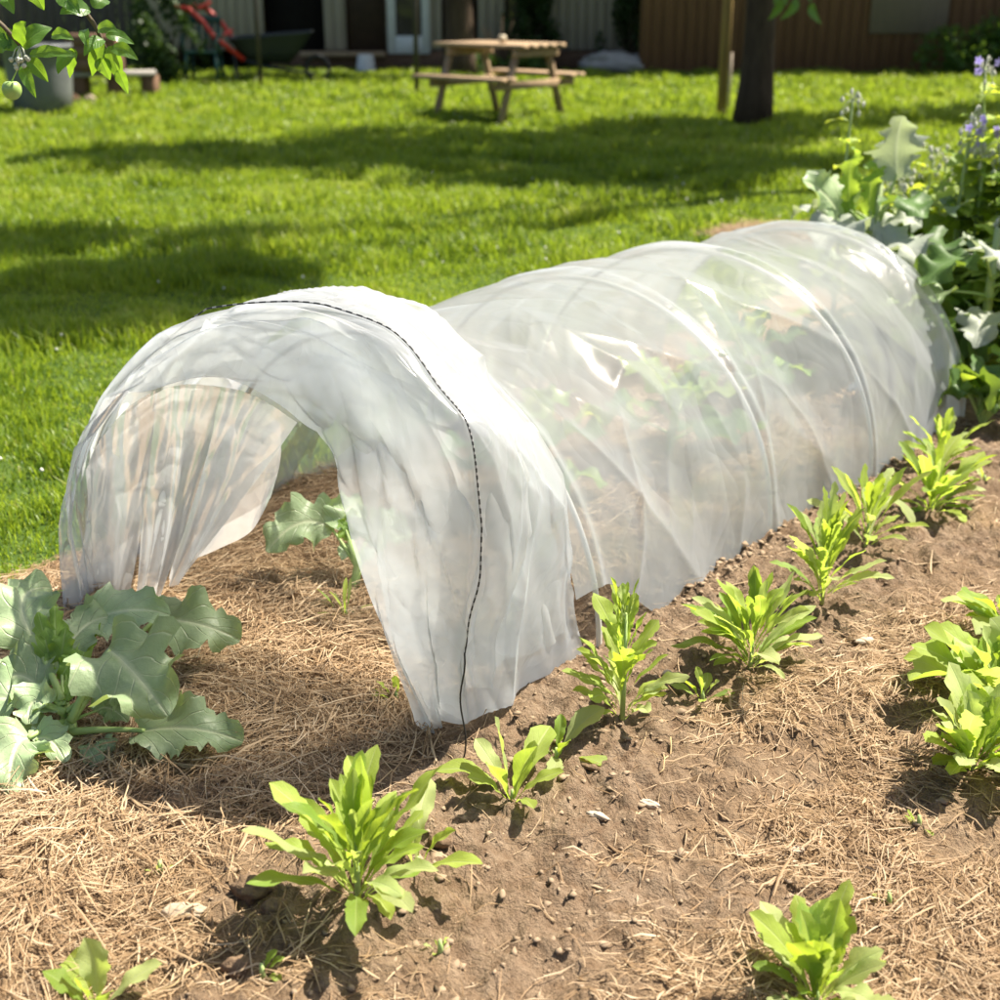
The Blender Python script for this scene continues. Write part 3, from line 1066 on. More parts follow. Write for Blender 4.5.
seedling(346, 618, 'grassy green weed at the foot of the brassica in the tunnel mouth', 8, .085, (48, 86), .10, (.1, .6), 0, 91, name='weed', group=None, teeth=0)
for s_, t_, lab, sd in ((.95, -.62, 'leafy plant under clear film nearest the tunnel mouth, seen dimly', 4), (1.5, -.5, 'leafy plant under clear film in the middle of the tunnel', 5),
                        (2.1, -.62, 'leafy plant under clear film at the far end of the tunnel', 6)):
    w = W(s_, t_)
    w.z = g1(w)
    brassica(w, lab, 11, sd, .20, ('dark_leaf', 'borage', 'dark_leaf', 'kale_young'), .24)

# ------------------------------------------------------------------ the tunnel
tun = empty('plastic_tunnel', W(0, -.58, 0), 'long low tunnel of milky plastic film over hoops across the bed', 'garden tunnel')
HOOPS = [(.50, -.635, .600), (1.29, -.645, .590), (1.80, -.605, .595), (2.48, -.585, .565)]


def hoop_at(s):
    ss = [h[0] for h in HOOPS]
    c = np.interp(s, ss, [h[1] for h in HOOPS])
    r = np.interp(s, ss, [h[2] for h in HOOPS])
    return c, r


for s_, c_, r_ in HOOPS:
    pts = []
    for i in range(41):
        a = PI * i / 40
        ca, sa = math.cos(a), math.sin(a)
        pts.append(W(s_, c_ + (r_ - .012) * ca, (r_ - .012) * abs(sa) ** .92))
    pts = [pts[0] - Vector((0, 0, .06))] + pts + [pts[-1] - Vector((0, 0, .06))]
    MB().tube(pts, .0065, 10).build('hoop', M['hoop'], tun)


def sheet(name, fn, nu, nv, mat):
    U, V_ = np.meshgrid(np.linspace(0, 1, nu), np.linspace(0, 1, nv), indexing='ij')
    s, t_, z = fn(U, V_)
    X = A.x + AX.x * s + NX.x * t_
    Y = A.y + AX.y * s + NX.y * t_
    V = np.stack([X, Y, z], -1).reshape(-1, 3)
    uv = np.stack([U.ravel(), V_.ravel()], -1)
    return np_mesh(name, V, grid_faces(nu, nv), mat, parent=tun, uv=uv)


def ridge(x, y, seed, o=3):
    return 1 - np.abs(fbm(x, y, seed, o) - .5) * 2 * 1.7


def rear_fn(U, V_):
    # U along the tunnel, V_ round the arch (0 = right foot)
    s = .43 + U * 2.09 + .03 * (fbm(V_ * 4, U * 0 + 3, 5, 2) - .5) * (U < .03)
    c, r = hoop_at(s)
    a0 = .22 * sst(.74, .50, s)
    a = a0 + (PI - a0) * V_
    ss = np.array([h[0] for h in HOOPS])
    dmin = np.min(np.abs(s[..., None] - ss), -1)
    sag = sst(0, .25, dmin)
    r = r * (1 - .030 * sag * (.6 + .4 * np.sin(a)))
    # folds that run slantwise off the hoops, and slack hollows
    w = .026 * (ridge(s * 2.2 + V_ * 3.4, V_ * 1.3 - s * .9, 3, 2) - .55) * (0.2 + .8 * sag)
    w = w + .012 * (ridge(s * 5 - V_ * 4.5, V_ * 2 + s * 1.6, 8, 2) - .5) * (0.3 + .7 * sag)
    w = w + .010 * np.clip(ridge(s * 2.6 + V_ * 4.2, V_ * 1.1 - s * 1.1, 33, 2), 0, 1) ** 6 * (.25 + .75 * sag)
    w = w + .007 * np.clip(ridge(s * 4.1 - V_ * 3.0, V_ * 1.7 + s, 37, 2), 0, 1) ** 6
    w = w + .003 * (fbm(s * 14, V_ * 14, 12, 2) - .5)
    w = w + .007 * np.exp(-(dmin / .016) ** 2)
    rr = r + w
    t_ = c + rr * np.cos(a)
    z = rr * np.sin(a) ** .92
    low = sst(.10, 0, z)
    t_ = t_ + low * .018 * (fbm(s * 7, V_ * 0, 23, 2) - .4) * np.sign(np.cos(a))
    z = z + .006
    return s, t_, z


sheet('clear_film_sheet', rear_fn, 420, 220, M['film_rear'])


# front sheet: key cross-sections, right foot -> apex -> left foot, read off the photograph on planes across the tunnel
def row(s, pix, tail):
    out = []
    for q in pix:
        if len(q) == 3:
            t_, z = on_plane(q[0], q[1], q[2])
            out.append((q[2], t_, z))
        else:
            t_, z = on_plane(q[0], q[1], s)
            out.append((s, t_, z))
    return out + [(s + (q[2] if len(q) > 2 else 0), q[0], q[1]) for q in tail]


ROWS = [
    row(-.11, [(430, 738, .03), (398, 660, -.02), (370, 570, -.06), (346, 490, -.10), (326, 452, -.10), (300, 424, -.10), (262, 402, -.10)],
        [(-.52, .655), (-.68, .60), (-.83, .50), (-.95, .35), (-1.0, .18), (-1.02, .03)]),
    row(-.05, [(449, 730, .045), (432, 665, 0), (420, 570), (400, 475), (374, 415), (345, 372), (300, 345)],
        [(-.50, .73), (-.69, .655), (-.86, .535), (-.99, .37), (-1.04, .20), (-1.05, .01)]),
    row(0, [(470, 720, .08), (462, 640), (477, 570), (477, 490), (468, 432), (440, 390), (385, 327)],
        [(-.36, .785), (-.60, .72), (-.80, .60), (-.99, .42), (-1.08, .22), (-1.08, .01)]),
    row(.16, [(522, 694, .23), (524, 610), (528, 540), (519, 470), (497, 415), (462, 370), (402, 316)],
        [(-.46, .755), (-.68, .69), (-.86, .56), (-1.03, .37), (-1.11, .18), (-1.12, .01)]),
    row(.36, [(590, 656, .47), (574, 575, .42), (558, 500), (536, 432), (505, 385), (468, 345), (408, 306)],
        [(-.62, .70), (-.80, .615), (-.95, .48), (-1.09, .30), (-1.15, .15), (-1.16, .01)]),
]
NK = len(ROWS[0])
KEY = np.array(ROWS)                                       # rows x keys x 3


def crom(P_, x):
    """Catmull-Rom along axis 0 of P_ at parameters x in 0..1"""
    n = P_.shape[0]
    f = np.clip(x, 0, 1) * (n - 1)
    i = np.clip(np.floor(f).astype(int), 0, n - 2)
    k = (f - i).reshape(-1, *([1] * (P_.ndim - 1)))
    p0, p1, p2, p3 = P_[np.maximum(i - 1, 0)], P_[i], P_[i + 1], P_[np.minimum(i + 2, n - 1)]
    return .5 * (2 * p1 + (p2 - p0) * k + (2 * p0 - 5 * p1 + 4 * p2 - p3) * k ** 2 + (3 * p1 - p0 - 3 * p2 + p3) * k ** 3)


def front_surface(nu, nv, amp, seed, inset, ulo=0., uhi=1., vlo=0., vhi=1.):
    u = np.linspace(ulo, uhi, nu)
    v = np.linspace(vlo, vhi, nv)
    G = crom(KEY, u)                                       # nu x NK x 3
    G = crom(np.transpose(G, (1, 0, 2)), v)                # nv x nu x 3
    G = np.transpose(G, (1, 0, 2))
    U, V_ = np.meshgrid(u, v, indexing='ij')
    # outward direction in the cross-section
    cx, cz = -.58, .15
    dt, dz = G[..., 1] - cx, G[..., 2] - cz
    L_ = np.hypot(dt, dz)
    dt, dz = dt / L_, dz / L_
    free = 1 - np.exp(-((U - .5) / .05) ** 2) * .8
    hang = sst(.40, .05, V_) + sst(.62, .9, V_)
    w = amp * .040 * (ridge(U * 3.2 + V_ * 3.4, V_ * 1.7 - U * .8 + 2, seed, 2) - .55) * free
    w = w + amp * .022 * (ridge(U * 5.5 - V_ * 3.5, V_ * 1.6 + U, seed + 5, 2) - .55) * free * (.4 + hang)
    w = w + amp * .008 * (ridge(U * 9 + V_ * 8, V_ * 5 - U * 3, seed + 9, 2) - .5)
    w = w + amp * .011 * np.clip(ridge(U * 4.2 + V_ * 5.0, V_ * 1.5 - U * .9, seed + 14, 2), 0, 1) ** 5 * free
    w = w + amp * .009 * np.clip(ridge(U * 7 - V_ * 4.0, V_ * 2.3 + U * 1.2, seed + 21, 2), 0, 1) ** 5
    w = w - inset
    G[..., 1] += dt * w
    G[..., 2] += dz * w * (G[..., 2] > .04)
    G[..., 0] += amp * .014 * (fbm(V_ * 7, U * 3, seed + 3, 2) - .5)
    G[..., 2] = np.maximum(G[..., 2], .012)
    return G, U, V_


def front_sheet(name, mat, nu, nv, *a, **k):
    G, U, V_ = front_surface(nu, nv, *a, **k)
    X = A.x + AX.x * G[..., 0] + NX.x * G[..., 1]
    Y = A.y + AX.y * G[..., 0] + NX.y * G[..., 1]
    V = np.stack([X, Y, G[..., 2]], -1).reshape(-1, 3)
    return np_mesh(name, V, grid_faces(nu, nv), mat, parent=tun, uv=np.stack([V_.ravel(), U.ravel()], -1))


front_sheet('milky_film_sheet', M['film_front'], 200, 340, 1.0, 40, 0.0)
front_sheet('inner_film_layer', M['film_flap'], 90, 160, 1.25, 71, .016, .12, .93, .035, .62)

# gathered strips hanging in the left of the mouth
def strip(top, bot, seed, npl, amp, nu=60, nv=50):
    """top / bot: lists of world points; pleats run from top to bottom"""
    tp = crom(np.array([tuple(p) for p in top]), np.linspace(0, 1, nu))
    bt = crom(np.array([tuple(p) for p in bot]), np.linspace(0, 1, nu))
    v = np.linspace(0, 1, nv)[None, :, None]
    G = tp[:, None] * (1 - v) + bt[:, None] * v
    u = np.linspace(0, 1, nu)[:, None]
    vv = np.linspace(0, 1, nv)[None]
    ph = 2 * PI * npl * u + 1.2 * np.sin(vv * 2.2 + seed)
    d = amp * (np.sin(ph) + .5 * np.sin(ph * 1.9 + seed)) * (.15 + .85 * vv) + amp * .8 * (fbm(u * 6 + vv, vv * 3 + u, seed, 3) - .5)
    n = Vector((-.35, -.94, 0))
    bow = -.02 * np.sin(PI * vv)
    G[..., 0] += n.x * (d + bow)
    G[..., 1] += n.y * (d + bow)
    V = G.reshape(-1, 3)
    U_, V2 = np.meshgrid(np.linspace(0, 1, nu), np.linspace(0, 1, nv), indexing='ij')
    np_mesh('film_flap', V, grid_faces(nu, nv), M['film_flap'], parent=tun, uv=np.stack([U_.ravel() * .5, V2.ravel()], -1))


def sp(px, py, s):
    t_, z = on_plane(px, py, s)
    return W(s, t_, z)


strip([sp(86, 470, -.06), sp(100, 440, -.08), sp(128, 408, -.10), sp(156, 390, -.10)], [sp(78, 576, -.02), sp(94, 594, .01), sp(112, 600, .0), sp(128, 598, 0)], 1, 1.4, .010)
strip([sp(140, 402, -.09), sp(168, 388, -.10), sp(195, 384, -.10), sp(222, 388, -.10)], [sp(135, 600, .0), sp(142, 608, 0), sp(152, 604, .01), sp(161, 598, .02)], 2, 1.6, .009)
strip([sp(195, 384, -.09), sp(230, 388, -.10), sp(262, 400, -.10), sp(298, 422, -.09)], [sp(169, 574, .04), sp(172, 584, .03), sp(177, 586, .03), sp(184, 576, .04)], 3, 1.5, .009)
strip([sp(205, 390, -.03), sp(240, 400, -.02), sp(262, 408, 0), sp(280, 425, 0)], [sp(190, 560, .08), sp(220, 548, .10), sp(250, 532, .12), sp(270, 498, .14)], 5, .7, .006)

# black cord over the front hoop
G, U_, V2_ = front_surface(2, 520, 1.0, 40, -.0035, .5, .5001, .0, 1.0)
pts = [W(*[float(x) for x in G[0, i]]) for i in range(0, 520)]
pts = [p + Vector((0, 0, .010 * float(sst(.5, .66, i / 520)))) - AX * (.012 * float(sst(.5, .66, i / 520))) for i, p in enumerate(pts) if p.z > .245 or i > 300]
hang = pts[0]
pts = [W(ST_(hang)[0] - .012, ST_(hang)[1] + .006 * math.sin(k * 9), .02 + (hang.z - .02) * k) for k in [i / 14 for i in range(14)]] + pts
foot = gp(478, 776)
pts = [foot + Vector((0, 0, .003)), foot + (pts[0] - foot) * .5 + Vector((0, 0, .004))] + pts
mis = [1 if (i > 20 and i % 5 > 2) else 0 for i in range(len(pts))]
MB().tube(pts, .0016, 7, mis).build('cord', [M['black'], M['greycord']], tun)
# small clip on the third hoop
q = on_plane(851, 386, 1.8)
cp = W(1.795, q[0] + .008, q[1])
MB().box(cp, (.03, .02, .022), .8, .5, 0, .005).tube([cp - AX * .03, cp + AX * .03], .007, 8).build('clip', simple('grey_clip', (.30, .30, .31), (.22, .22, .23), 30, .4, .5, .1), tun)

# ------------------------------------------------------------------ tall plants at the far right
def flower(mb, p, r, d, seed):
    r2 = random.Random(seed)
    d = d.normalized()
    S = d.orthogonal().normalized()
    U = d.cross(S)
    for k in range(5):
        a = 2 * PI * k / 5 + r2.uniform(-.1, .1)
        o_ = S * math.cos(a) + U * math.sin(a)
        leaf(mb, p, p + o_ * r * .55 + d * r * .1, p + o_ * r - d * r * .1, r * .7, d, prof=prof_lance, nu=3, nv=5, wave=0, seed=k)


def borage(base, h, label, seed, nst=4, nl=16, lens=.17, mats=('borage', 'borage', 'salad', 'salad_dark'), flw=3, lean=(0, 0)):
    r2 = random.Random(seed)
    root = empty('borage_plant', base, label, 'plant', 'tall flowering borage plants by the tunnel end')
    for k in range(nst):
        az = r2.uniform(0, 6.28)
        sp_ = r2.uniform(.02, .12) if k else .02
        top = base + Vector((math.cos(az) * sp_ * 1.5 + lean[0], math.sin(az) * sp_ * 1.5 + lean[1], h * r2.uniform(.8, 1.0) if k else h))
        pts = bez(base + Vector((math.cos(az) * .02, math.sin(az) * .02, -.01)), (base + top) * .5 + Vector((math.cos(az) * .04, math.sin(az) * .04, 0)), top, 12)
        MB().tube(pts, [.011 - .007 * i / 11 for i in range(12)], 7).build('stem', M['stalk_pale'], root)
        for i in range(nl):
            q = .08 + .86 * i / nl
            p = pts[min(11, int(q * 11.9))]
            a2 = r2.uniform(0, .8) + i * 2.4
            L = lens * (1.15 - .72 * q) * r2.uniform(.75, 1.2)
            mb = auto_leaf(p, a2, R(r2.uniform(5, 50)), L, L * r2.uniform(.42, .58), r2.uniform(.5, 1.4), seed * 91 + i * 7 + k, prof=prof_ovate, teeth=.06, wave=.18, nu=7, nv=10)
            mb.build('leaf', M[r2.choice(mats)], root)
        # flower head with nodding hairy buds
        fl, bd = MB(), MB()
        for i in range(9):
            a2 = r2.uniform(0, 6.28)
            p1 = top + Vector((math.cos(a2), math.sin(a2), 0)) * r2.uniform(.02, .055) + Vector((0, 0, r2.uniform(-.05, .045)))
            bd.tube(bez(top - Vector((0, 0, .02)), (top + p1) * .5 + Vector((0, 0, .03)), p1, 5), .0016, 5)
            bd.tube([p1, p1 - Vector((0, 0, .007)), p1 - Vector((0, 0, .016)), p1 - Vector((0, 0, .022))], [.003, .0065, .006, .001], 6)
            for j in range(4):
                aa = a2 + j * 1.57
                o_ = Vector((math.cos(aa), math.sin(aa), 0))
                leaf(bd, p1, p1 + o_ * .008 - Vector((0, 0, .004)), p1 + o_ * .013 - Vector((0, 0, .018)), .005, o_, prof=prof_lance, nu=3, nv=4, wave=0)
        bd.build('flower_buds', M['bud'], root)
        if k < flw:
            for i in range(3):
                fl = MB()
                a2 = r2.uniform(0, 6.28)
                p1 = top + Vector((math.cos(a2) * .035, math.sin(a2) * .035 - .02, r2.uniform(-.03, .04)))
                flower(fl, p1, .017, Vector((math.cos(a2) * .5, -.9, -.15)), seed + i)
                fl.build('flower', M['petal'], root)
    return root


def gbase(px, Y):
    p = atd(px, 300, Y)
    p.z = 0
    p.z = max(0, g1(p))
    return p


def top_h(px, py, Y):
    return atd(px, py, Y).z


def kale_tall(base, h, label, seed, nl, lens, leaves):
    r2 = random.Random(seed)
    root = empty('kale_plant', base, label, 'plant', 'tall silvery kale plants by the tunnel end')
    MB().tube([base - Vector((0, 0, .01)), base + Vector((.015, .01, h * .5)), base + Vector((.01, 0, h))], [.02, .016, .010], 9).build('stem', M['stalk_pale'], root)
    for i in range(nl):
        k = i / nl
        a2 = r2.uniform(0, .5) + i * 2.4
        p = base + Vector((.012, .005, h * (.15 + .7 * k)))
        L = lens * r2.uniform(.75, 1.1)
        el = R(r2.uniform(5, 45))
        b = p + polar(a2, el) * L * .4
        c = b + polar(a2, el * .6) * L * .5
        t_ = c + polar(a2, el - 1.2) * L * .5
        up = Vector((-math.cos(a2) * .4, -math.sin(a2) * .4, 1))
        blade_leaf(root, p, b, c, t_, L * .62, up, r2.choice(('silver', 'kale', 'dark_leaf', 'kale_young')), seed * 33 + i, .005, teeth=.3, nteeth=6, nu=11, nv=22)
    for j, (b, c, t_, w, up, *mt) in enumerate(leaves):
        blade_leaf(root, base + Vector((.012, 0, h * .7)), b, c, t_, w, up, (mt or ['silver'])[0], seed * 71 + j, .006, teeth=.42, nteeth=6, wave=.3, nu=15, nv=30)
    return root


YK = 4.55
kale_tall(gbase(865, YK), .62, 'tall silvery leaved kale rising behind the tunnel end', 3, 16, .30,
          [(atd(897, 178, YK), atd(893, 140, YK - .02), atd(903, 116, YK - .10), .17, (0, -1, .35)),
           (atd(845, 235, YK), atd(838, 195, YK), atd(803, 180, YK - .1), .18, (.3, -.9, .5), 'kale'),
           (atd(880, 250, YK - .25), atd(905, 226, YK - .3), atd(926, 276, YK - .4), .18, (.2, -.7, .8)),
           (atd(870, 236, YK), atd(900, 208, YK - .1), atd(922, 226, YK - .1), .16, (.2, -.6, 1)),
           (atd(905, 270, YK - .2), atd(885, 240, YK - .3), atd(862, 258, YK - .3), .13, (.2, -.6, 1)),
           (atd(850, 238, YK), atd(836, 212, YK - .1), atd(838, 246, YK - .2), .14, (.2, -.9, .6), 'kale'),
           (atd(850, 215, YK), atd(845, 160, YK), atd(858, 150, YK - .1), .08, (.2, -.9, .6), 'kale_young'),
           (atd(870, 215, YK), atd(868, 160, YK), atd(880, 170, YK - .1), .09, (.2, -.9, .6), 'kale_young')])
kale_tall(gbase(985, 4.2), .55, 'kale with pale leaves among the borage at the right edge', 8, 14, .30,
          [(atd(985, 260, 4.1), atd(1000, 235, 4.0), atd(1008, 275, 3.9), .14, (.1, -.7, .8)),
           ])
borage(gbase(838, 4.9), top_h(842, 112, 4.9), 'slim borage with white hairy buds farthest left of the tall plants', 5, 1, 15, .17, flw=0)
borage(gbase(870, 4.75), top_h(862, 190, 4.75), 'low borage with yellow green leaves beside the silvery kale', 6, 3, 16, .19, flw=0, mats=('borage', 'salad', 'borage'))
borage(gbase(900, 5.0), top_h(905, 200, 5.0), 'bushy low borage between the silvery kale and the violet flowered one', 17, 4, 20, .24, flw=0, mats=('borage', 'borage', 'salad_dark'))
borage(gbase(980, 4.75), top_h(980, 150, 4.75), 'borage with broad bright leaves before the tallest one', 18, 4, 24, .27, flw=1, mats=('borage', 'salad_dark', 'borage'))
borage(gbase(955, 4.6), top_h(948, 132, 4.6), 'borage with small violet flowers and fuzzy buds in the middle of the tall plants', 7, 4, 22, .23, flw=2)
borage(gbase(1000, 4.7), top_h(992, 50, 4.7), 'tallest borage at the right picture edge with violet blue flowers on top', 9, 4, 26, .24, flw=3)
borage(gbase(925, 4.95), top_h(925, 170, 4.95), 'leafy borage without open flowers directly behind the last hoop', 11, 4, 24, .24, flw=0, mats=('borage', 'salad_dark', 'borage'))
borage(gbase(1005, 4.3), top_h(990, 215, 4.3), 'bright leaved borage in front of the tall plants at the right edge', 13, 4, 20, .20, flw=0, mats=('borage', 'salad', 'dark_leaf', 'borage'))
borage(gbase(1035, 4.4), top_h(1028, 100, 4.4), 'borage half outside the right picture edge', 15, 4, 24, .24, flw=2)


def broad(base, label, n, L, seed):
    root = empty('broad_leaved_plant', base, label, 'plant', 'dark broad leaved plants at the tunnel foot')
    r2 = random.Random(seed)
    for i in range(n):
        az = i * 2.4 + r2.uniform(-.3, .3)
        el = R(r2.uniform(58, 86))
        ll = L * r2.uniform(.6, 1.1)
        b = base + polar(az, el) * ll * .5
        c = b + polar(az, el - .3) * ll * .34
        t_ = c + polar(az, el - 2.3) * ll * .42
        up = Vector((-math.cos(az) * .9 + r2.uniform(-.5, .5), -math.sin(az) * .9 + r2.uniform(-.5, .5), .5))
        blade_leaf(root, base, b, c, t_, ll * .36, up, r2.choice(('dark_leaf', 'dark_leaf', 'salad_dark')), seed * 17 + i, .005, teeth=.10, wave=.16, fold=.3, nu=11, nv=20)


broad(gbase(1000, 3.85), 'dark leafy clump at the right edge beside the tunnel foot', 22, .26, 2)
broad(gbase(975, 4.35), 'dark leafy clump close behind the last hoop', 24, .42, 3)
broad(gbase(925, 4.85), 'dark leafy clump in the shade behind the tunnel', 18, .46, 4)
broad(gbase(1030, 4.35), 'dark leafy clump under the tallest borage', 20, .55, 5)

# bright dandelion like weed in the lawn
wb = at(136, 330)
rw = empty('lawn_weed', wb, 'bright upright weed leaves in the shaded lawn left of the tunnel', 'weed')
for i, (dx, dz, w) in enumerate(((-.075, .055, .03), (-.055, .07, .026), (-.02, .08, .022), (.02, .06, .02))):
    mb = MB()
    leaf(mb, wb, wb + Vector((dx * .4, 0, dz * .9)), wb + Vector((dx, .01, dz)), w, (.2, -.8, .6), prof=prof_lance, teeth=.3, wave=.1, seed=i)
    mb.build('leaf', M['salad'], rw)


# ------------------------------------------------------------------ background things
# picnic table
def picnic():
    fl, fr, br, bl = at(430, 119), at(529, 128), at(569, 118), at(471, 111)
    c = (fl + fr + br + bl) / 4
    lx = ((fr - fl) + (br - bl)).normalized()
    ly = Vector((-lx.y, lx.x, 0))
    root = empty('picnic_table', Vector((c.x, c.y, 0)), 'weathered wooden picnic table with attached benches on the far lawn', 'table')

    def P_(a, b, z): return Vector((c.x, c.y, 0)) + lx * a + ly * b + Vector((0, 0, z))
    L, xl = 1.16, .44
    for k in range(5):
        b = -.30 + .15 * k
        MB().bar(P_(-L / 2, b, .735), P_(L / 2, b, .735), .138, .036).build('top_board', M['wood'], root)
    for b in (-.56, .56):
        for k in (-.075, .075):
            MB().bar(P_(-L / 2, b + k, .435), P_(L / 2, b + k, .435), .138, .036).build('bench_board', M['wood'], root)
    for a in (-xl, xl):
        for sg in (-1, 1):
            MB().bar(P_(a, sg * .24, .715), P_(a, sg * .50, 0), .040, .075, up=lx).build('leg', M['wood'], root)
        MB().bar(P_(a + .046, -.62, .37), P_(a + .046, .62, .37), .036, .075).build('crossbar', M['wood'], root)
        MB().bar(P_(a + .046, -.35, .67), P_(a + .046, .35, .67), .04, .08).build('crossbar', M['wood'], root)
    p = P_(-.12 + .25, -.1, .755)
    mb = MB()
    mb.tube([p, p + Vector((0, 0, .02)), p + Vector((0, 0, .06)), p + Vector((0, 0, .075))], [.035, .045, .042, .028], 10)
    tag(mb.build('cup', simple('pale_cup', (.6, .52, .36), (.5, .42, .3), 20, .5, .4, .05), loc=p), 'small pale cup on the picnic table top', 'cup')


picnic()


# trees: trunk, limbs, crown of many leaf faces
def leaf_cloud(name, mat, parent, blobs, n, size, seed):
    g = np.random.default_rng(seed)
    per = np.array([b[3] * b[4] * b[5] for b in blobs]) ** .8
    per = (per / per.sum() * n).astype(int)
    Ps = []
    for b, m in zip(blobs, per):
        d = g.normal(0, 1, (m, 3))
        d /= np.linalg.norm(d, axis=1, keepdims=True)
        r = g.random(m) ** .45
        p = d * r[:, None] * np.array(b[3:6]) + np.array(b[:3])
        k = fbm(p[:, 0] * 2.6 + p[:, 2], p[:, 1] * 2.6 + p[:, 2] * 1.3, seed, 2) > .47
        Ps.append(p[k])
    P_ = np.concatenate(Ps)
    m = len(P_)
    a = g.normal(0, 1, (m, 3))
    a /= np.linalg.norm(a, axis=1, keepdims=True)
    b = np.cross(a, g.normal(0, 1, (m, 3)))
    b /= np.linalg.norm(b, axis=1, keepdims=True)
    nrm = np.cross(a, b)
    s = size * g.uniform(.6, 1.3, m)[:, None]
    q = [P_ - a * s * .5, P_ - a * s * .1 + b * s * .28 + nrm * s * .06, P_ + a * s * .5, P_ - a * s * .1 - b * s * .28 + nrm * s * .06]
    V = np.stack(q, 1).reshape(-1, 3)
    F = np.arange(m * 4).reshape(-1, 4)
    uv = np.tile(np.array([(.5, 0), (1, .4), (.5, 1), (0, .4)], np.float32), (m, 1))
    return np_mesh(name, V, F, mat, parent=parent, uv=uv, smooth=False)


def tree(base, trunk_r, trunk_h, blobs, label, n, size, seed, cat='tree', name='tree', lean=(0, 0), mat='crown'):
    root = empty(name, base, label, cat, 'garden trees')
    r2 = random.Random(seed)
    pts = [base + Vector((lean[0] * k * k + .02 * math.sin(k * 7), lean[1] * k * k, trunk_h * k - .02)) for k in [i / 9 for i in range(10)]]
    MB().tube(pts, [trunk_r * (1.25 if i == 0 else 1.06 if i == 1 else 1 - .045 * i) for i in range(10)], 14).build('trunk', M['bark'], root)
    mb = MB()
    for b in blobs:
        c = Vector(b[:3])
        mid = (pts[-1] + c) * .5 + Vector((r2.uniform(-.2, .2), r2.uniform(-.2, .2), .25))
        q = bez(pts[-2], mid, c, 8)
        mb.tube(q, [trunk_r * .42 * (1 - .1 * i) for i in range(8)], 7)
        for k in range(3):
            e = c + Vector((r2.uniform(-1, 1) * b[3], r2.uniform(-1, 1) * b[4], r2.uniform(-.6, .8) * b[5])) * .8
            mb.tube(bez(q[4 + k], (q[4 + k] + e) * .5 + Vector((0, 0, .1)), e, 5), [trunk_r * .14 * (1 - .18 * i) for i in range(5)], 5)
    mb.build('branches', M['bark'], root)
    leaf_cloud('crown', M[mat], root, blobs, n, size, seed)
    return root, pts


tb = at(752, 123)


def shade(px, py, z):
    """where a leaf mass at height z must hang to throw its shadow on the lawn seen at (px, py)"""
    p = at(px, py)
    k = z / SUNV.z
    return p.x + SUNV.x * k, p.y + SUNV.y * k, z


bl = []
for (px, py, z, rx, ry, rz) in ((330, 166, 4.6, 1.5, .75, .6), (480, 172, 4.3, 1.2, .8, .6), (610, 178, 4.0, 1.1, .7, .5), (720, 166, 3.7, 1.0, .7, .5), (180, 160, 5.2, 1.2, .6, .6),
                                (560, 150, 5.0, 1.3, .8, .7), (690, 136, 4.6, 1.3, .9, .7), (400, 146, 5.4, 1.2, .7, .6)):
    bl.append((*shade(px, py, z), rx * 1.1, ry * 1.45, rz))
tr, tpts = tree(tb, .17, 3.0, bl, 'thick dark trunked tree standing on the lawn behind the tunnel', 60000, .15, 5)
# low hanging twig of that tree
hb = atd(797, 10, 10.6)
mb = MB()
mb.tube(bez(Vector((bl[3][0], bl[3][1], 3.3)), hb + Vector((.2, .2, 1.2)), hb + Vector((.02, 0, .12)), 12), [.02 - .0012 * i for i in range(12)], 6)
for i in range(14):
    r2 = random.Random(i)
    p = hb + Vector((r2.uniform(-.2, .16), r2.uniform(-.1, .1), r2.uniform(.02, .45)))
    leaf(mb, p, p + Vector((r2.uniform(-.06, .06), 0, -.05)), p + Vector((r2.uniform(-.1, .1), -.02, -.15)), .075, (.3, -1, .2), prof=prof_ovate, nu=5, nv=7, seed=i)
mb.build('hanging_branch', M['apple'], tr)
tree(Vector((6.3, 13.2, 0)), .16, 2.6, [(*shade(830, 124, 4.2), 1.3, .8, .7), (*shade(930, 118, 4.4), 1.1, .8, .7), (*shade(1020, 112, 4.2), 1.2, .8, .8)],
     'tree out of frame at the right whose crown shades the far lawn', 16000, .13, 8)
tree(Vector((4.9, 9.9, 0)), .13, 4.2, [(*shade(150, 285, 6.0), .75, .65, .5), (*shade(60, 250, 6.2), .7, .55, .5), (*shade(60, 320, 5.6), .7, .5, .45), (*shade(210, 250, 6.4), .5, .4, .4),
                                       (*shade(10, 270, 6.6), .6, .7, .45)],
     'tall slender tree out of frame at the right edge of the lawn', 22000, .11, 9, lean=(-.9, .2))

# apple tree: trunk left of the frame, branch with leaves and a fruit in the corner
ab = Vector((-1.55, 2.25, 0))
ap = empty('apple_tree', ab, 'apple tree branch with green leaves and a small fruit in the top left corner', 'tree')
MB().tube([ab - Vector((0, 0, .02)), ab + Vector((.03, 0, .6)), ab + Vector((.0, .05, 1.2)), ab + Vector((.06, .05, 1.9))], [.06, .05, .045, .032], 10).build('trunk', M['bark'], ap)
YA = 2.35
br = MB()
q0 = ab + Vector((.01, .05, 1.55))
tipA, tipB = atd(20, 45, YA), atd(108, 55, YA + .12)
bA = bez(q0, atd(-60, -60, YA), tipA, 12)
bB = bez(q0, atd(60, -110, YA + .1), tipB, 12)
br.tube(bA, [.009 - .0005 * i for i in range(12)], 7)
br.tube(bB, [.009 - .0005 * i for i in range(12)], 7)
bC = bez(q0 + Vector((0, 0, .1)), q0 + Vector((.25, .4, .35)), q0 + Vector((.45, .8, .25)), 10)
br.tube(bC, [.010 - .0007 * i for i in range(10)], 7)
br.build('branch', M['twig'], ap)


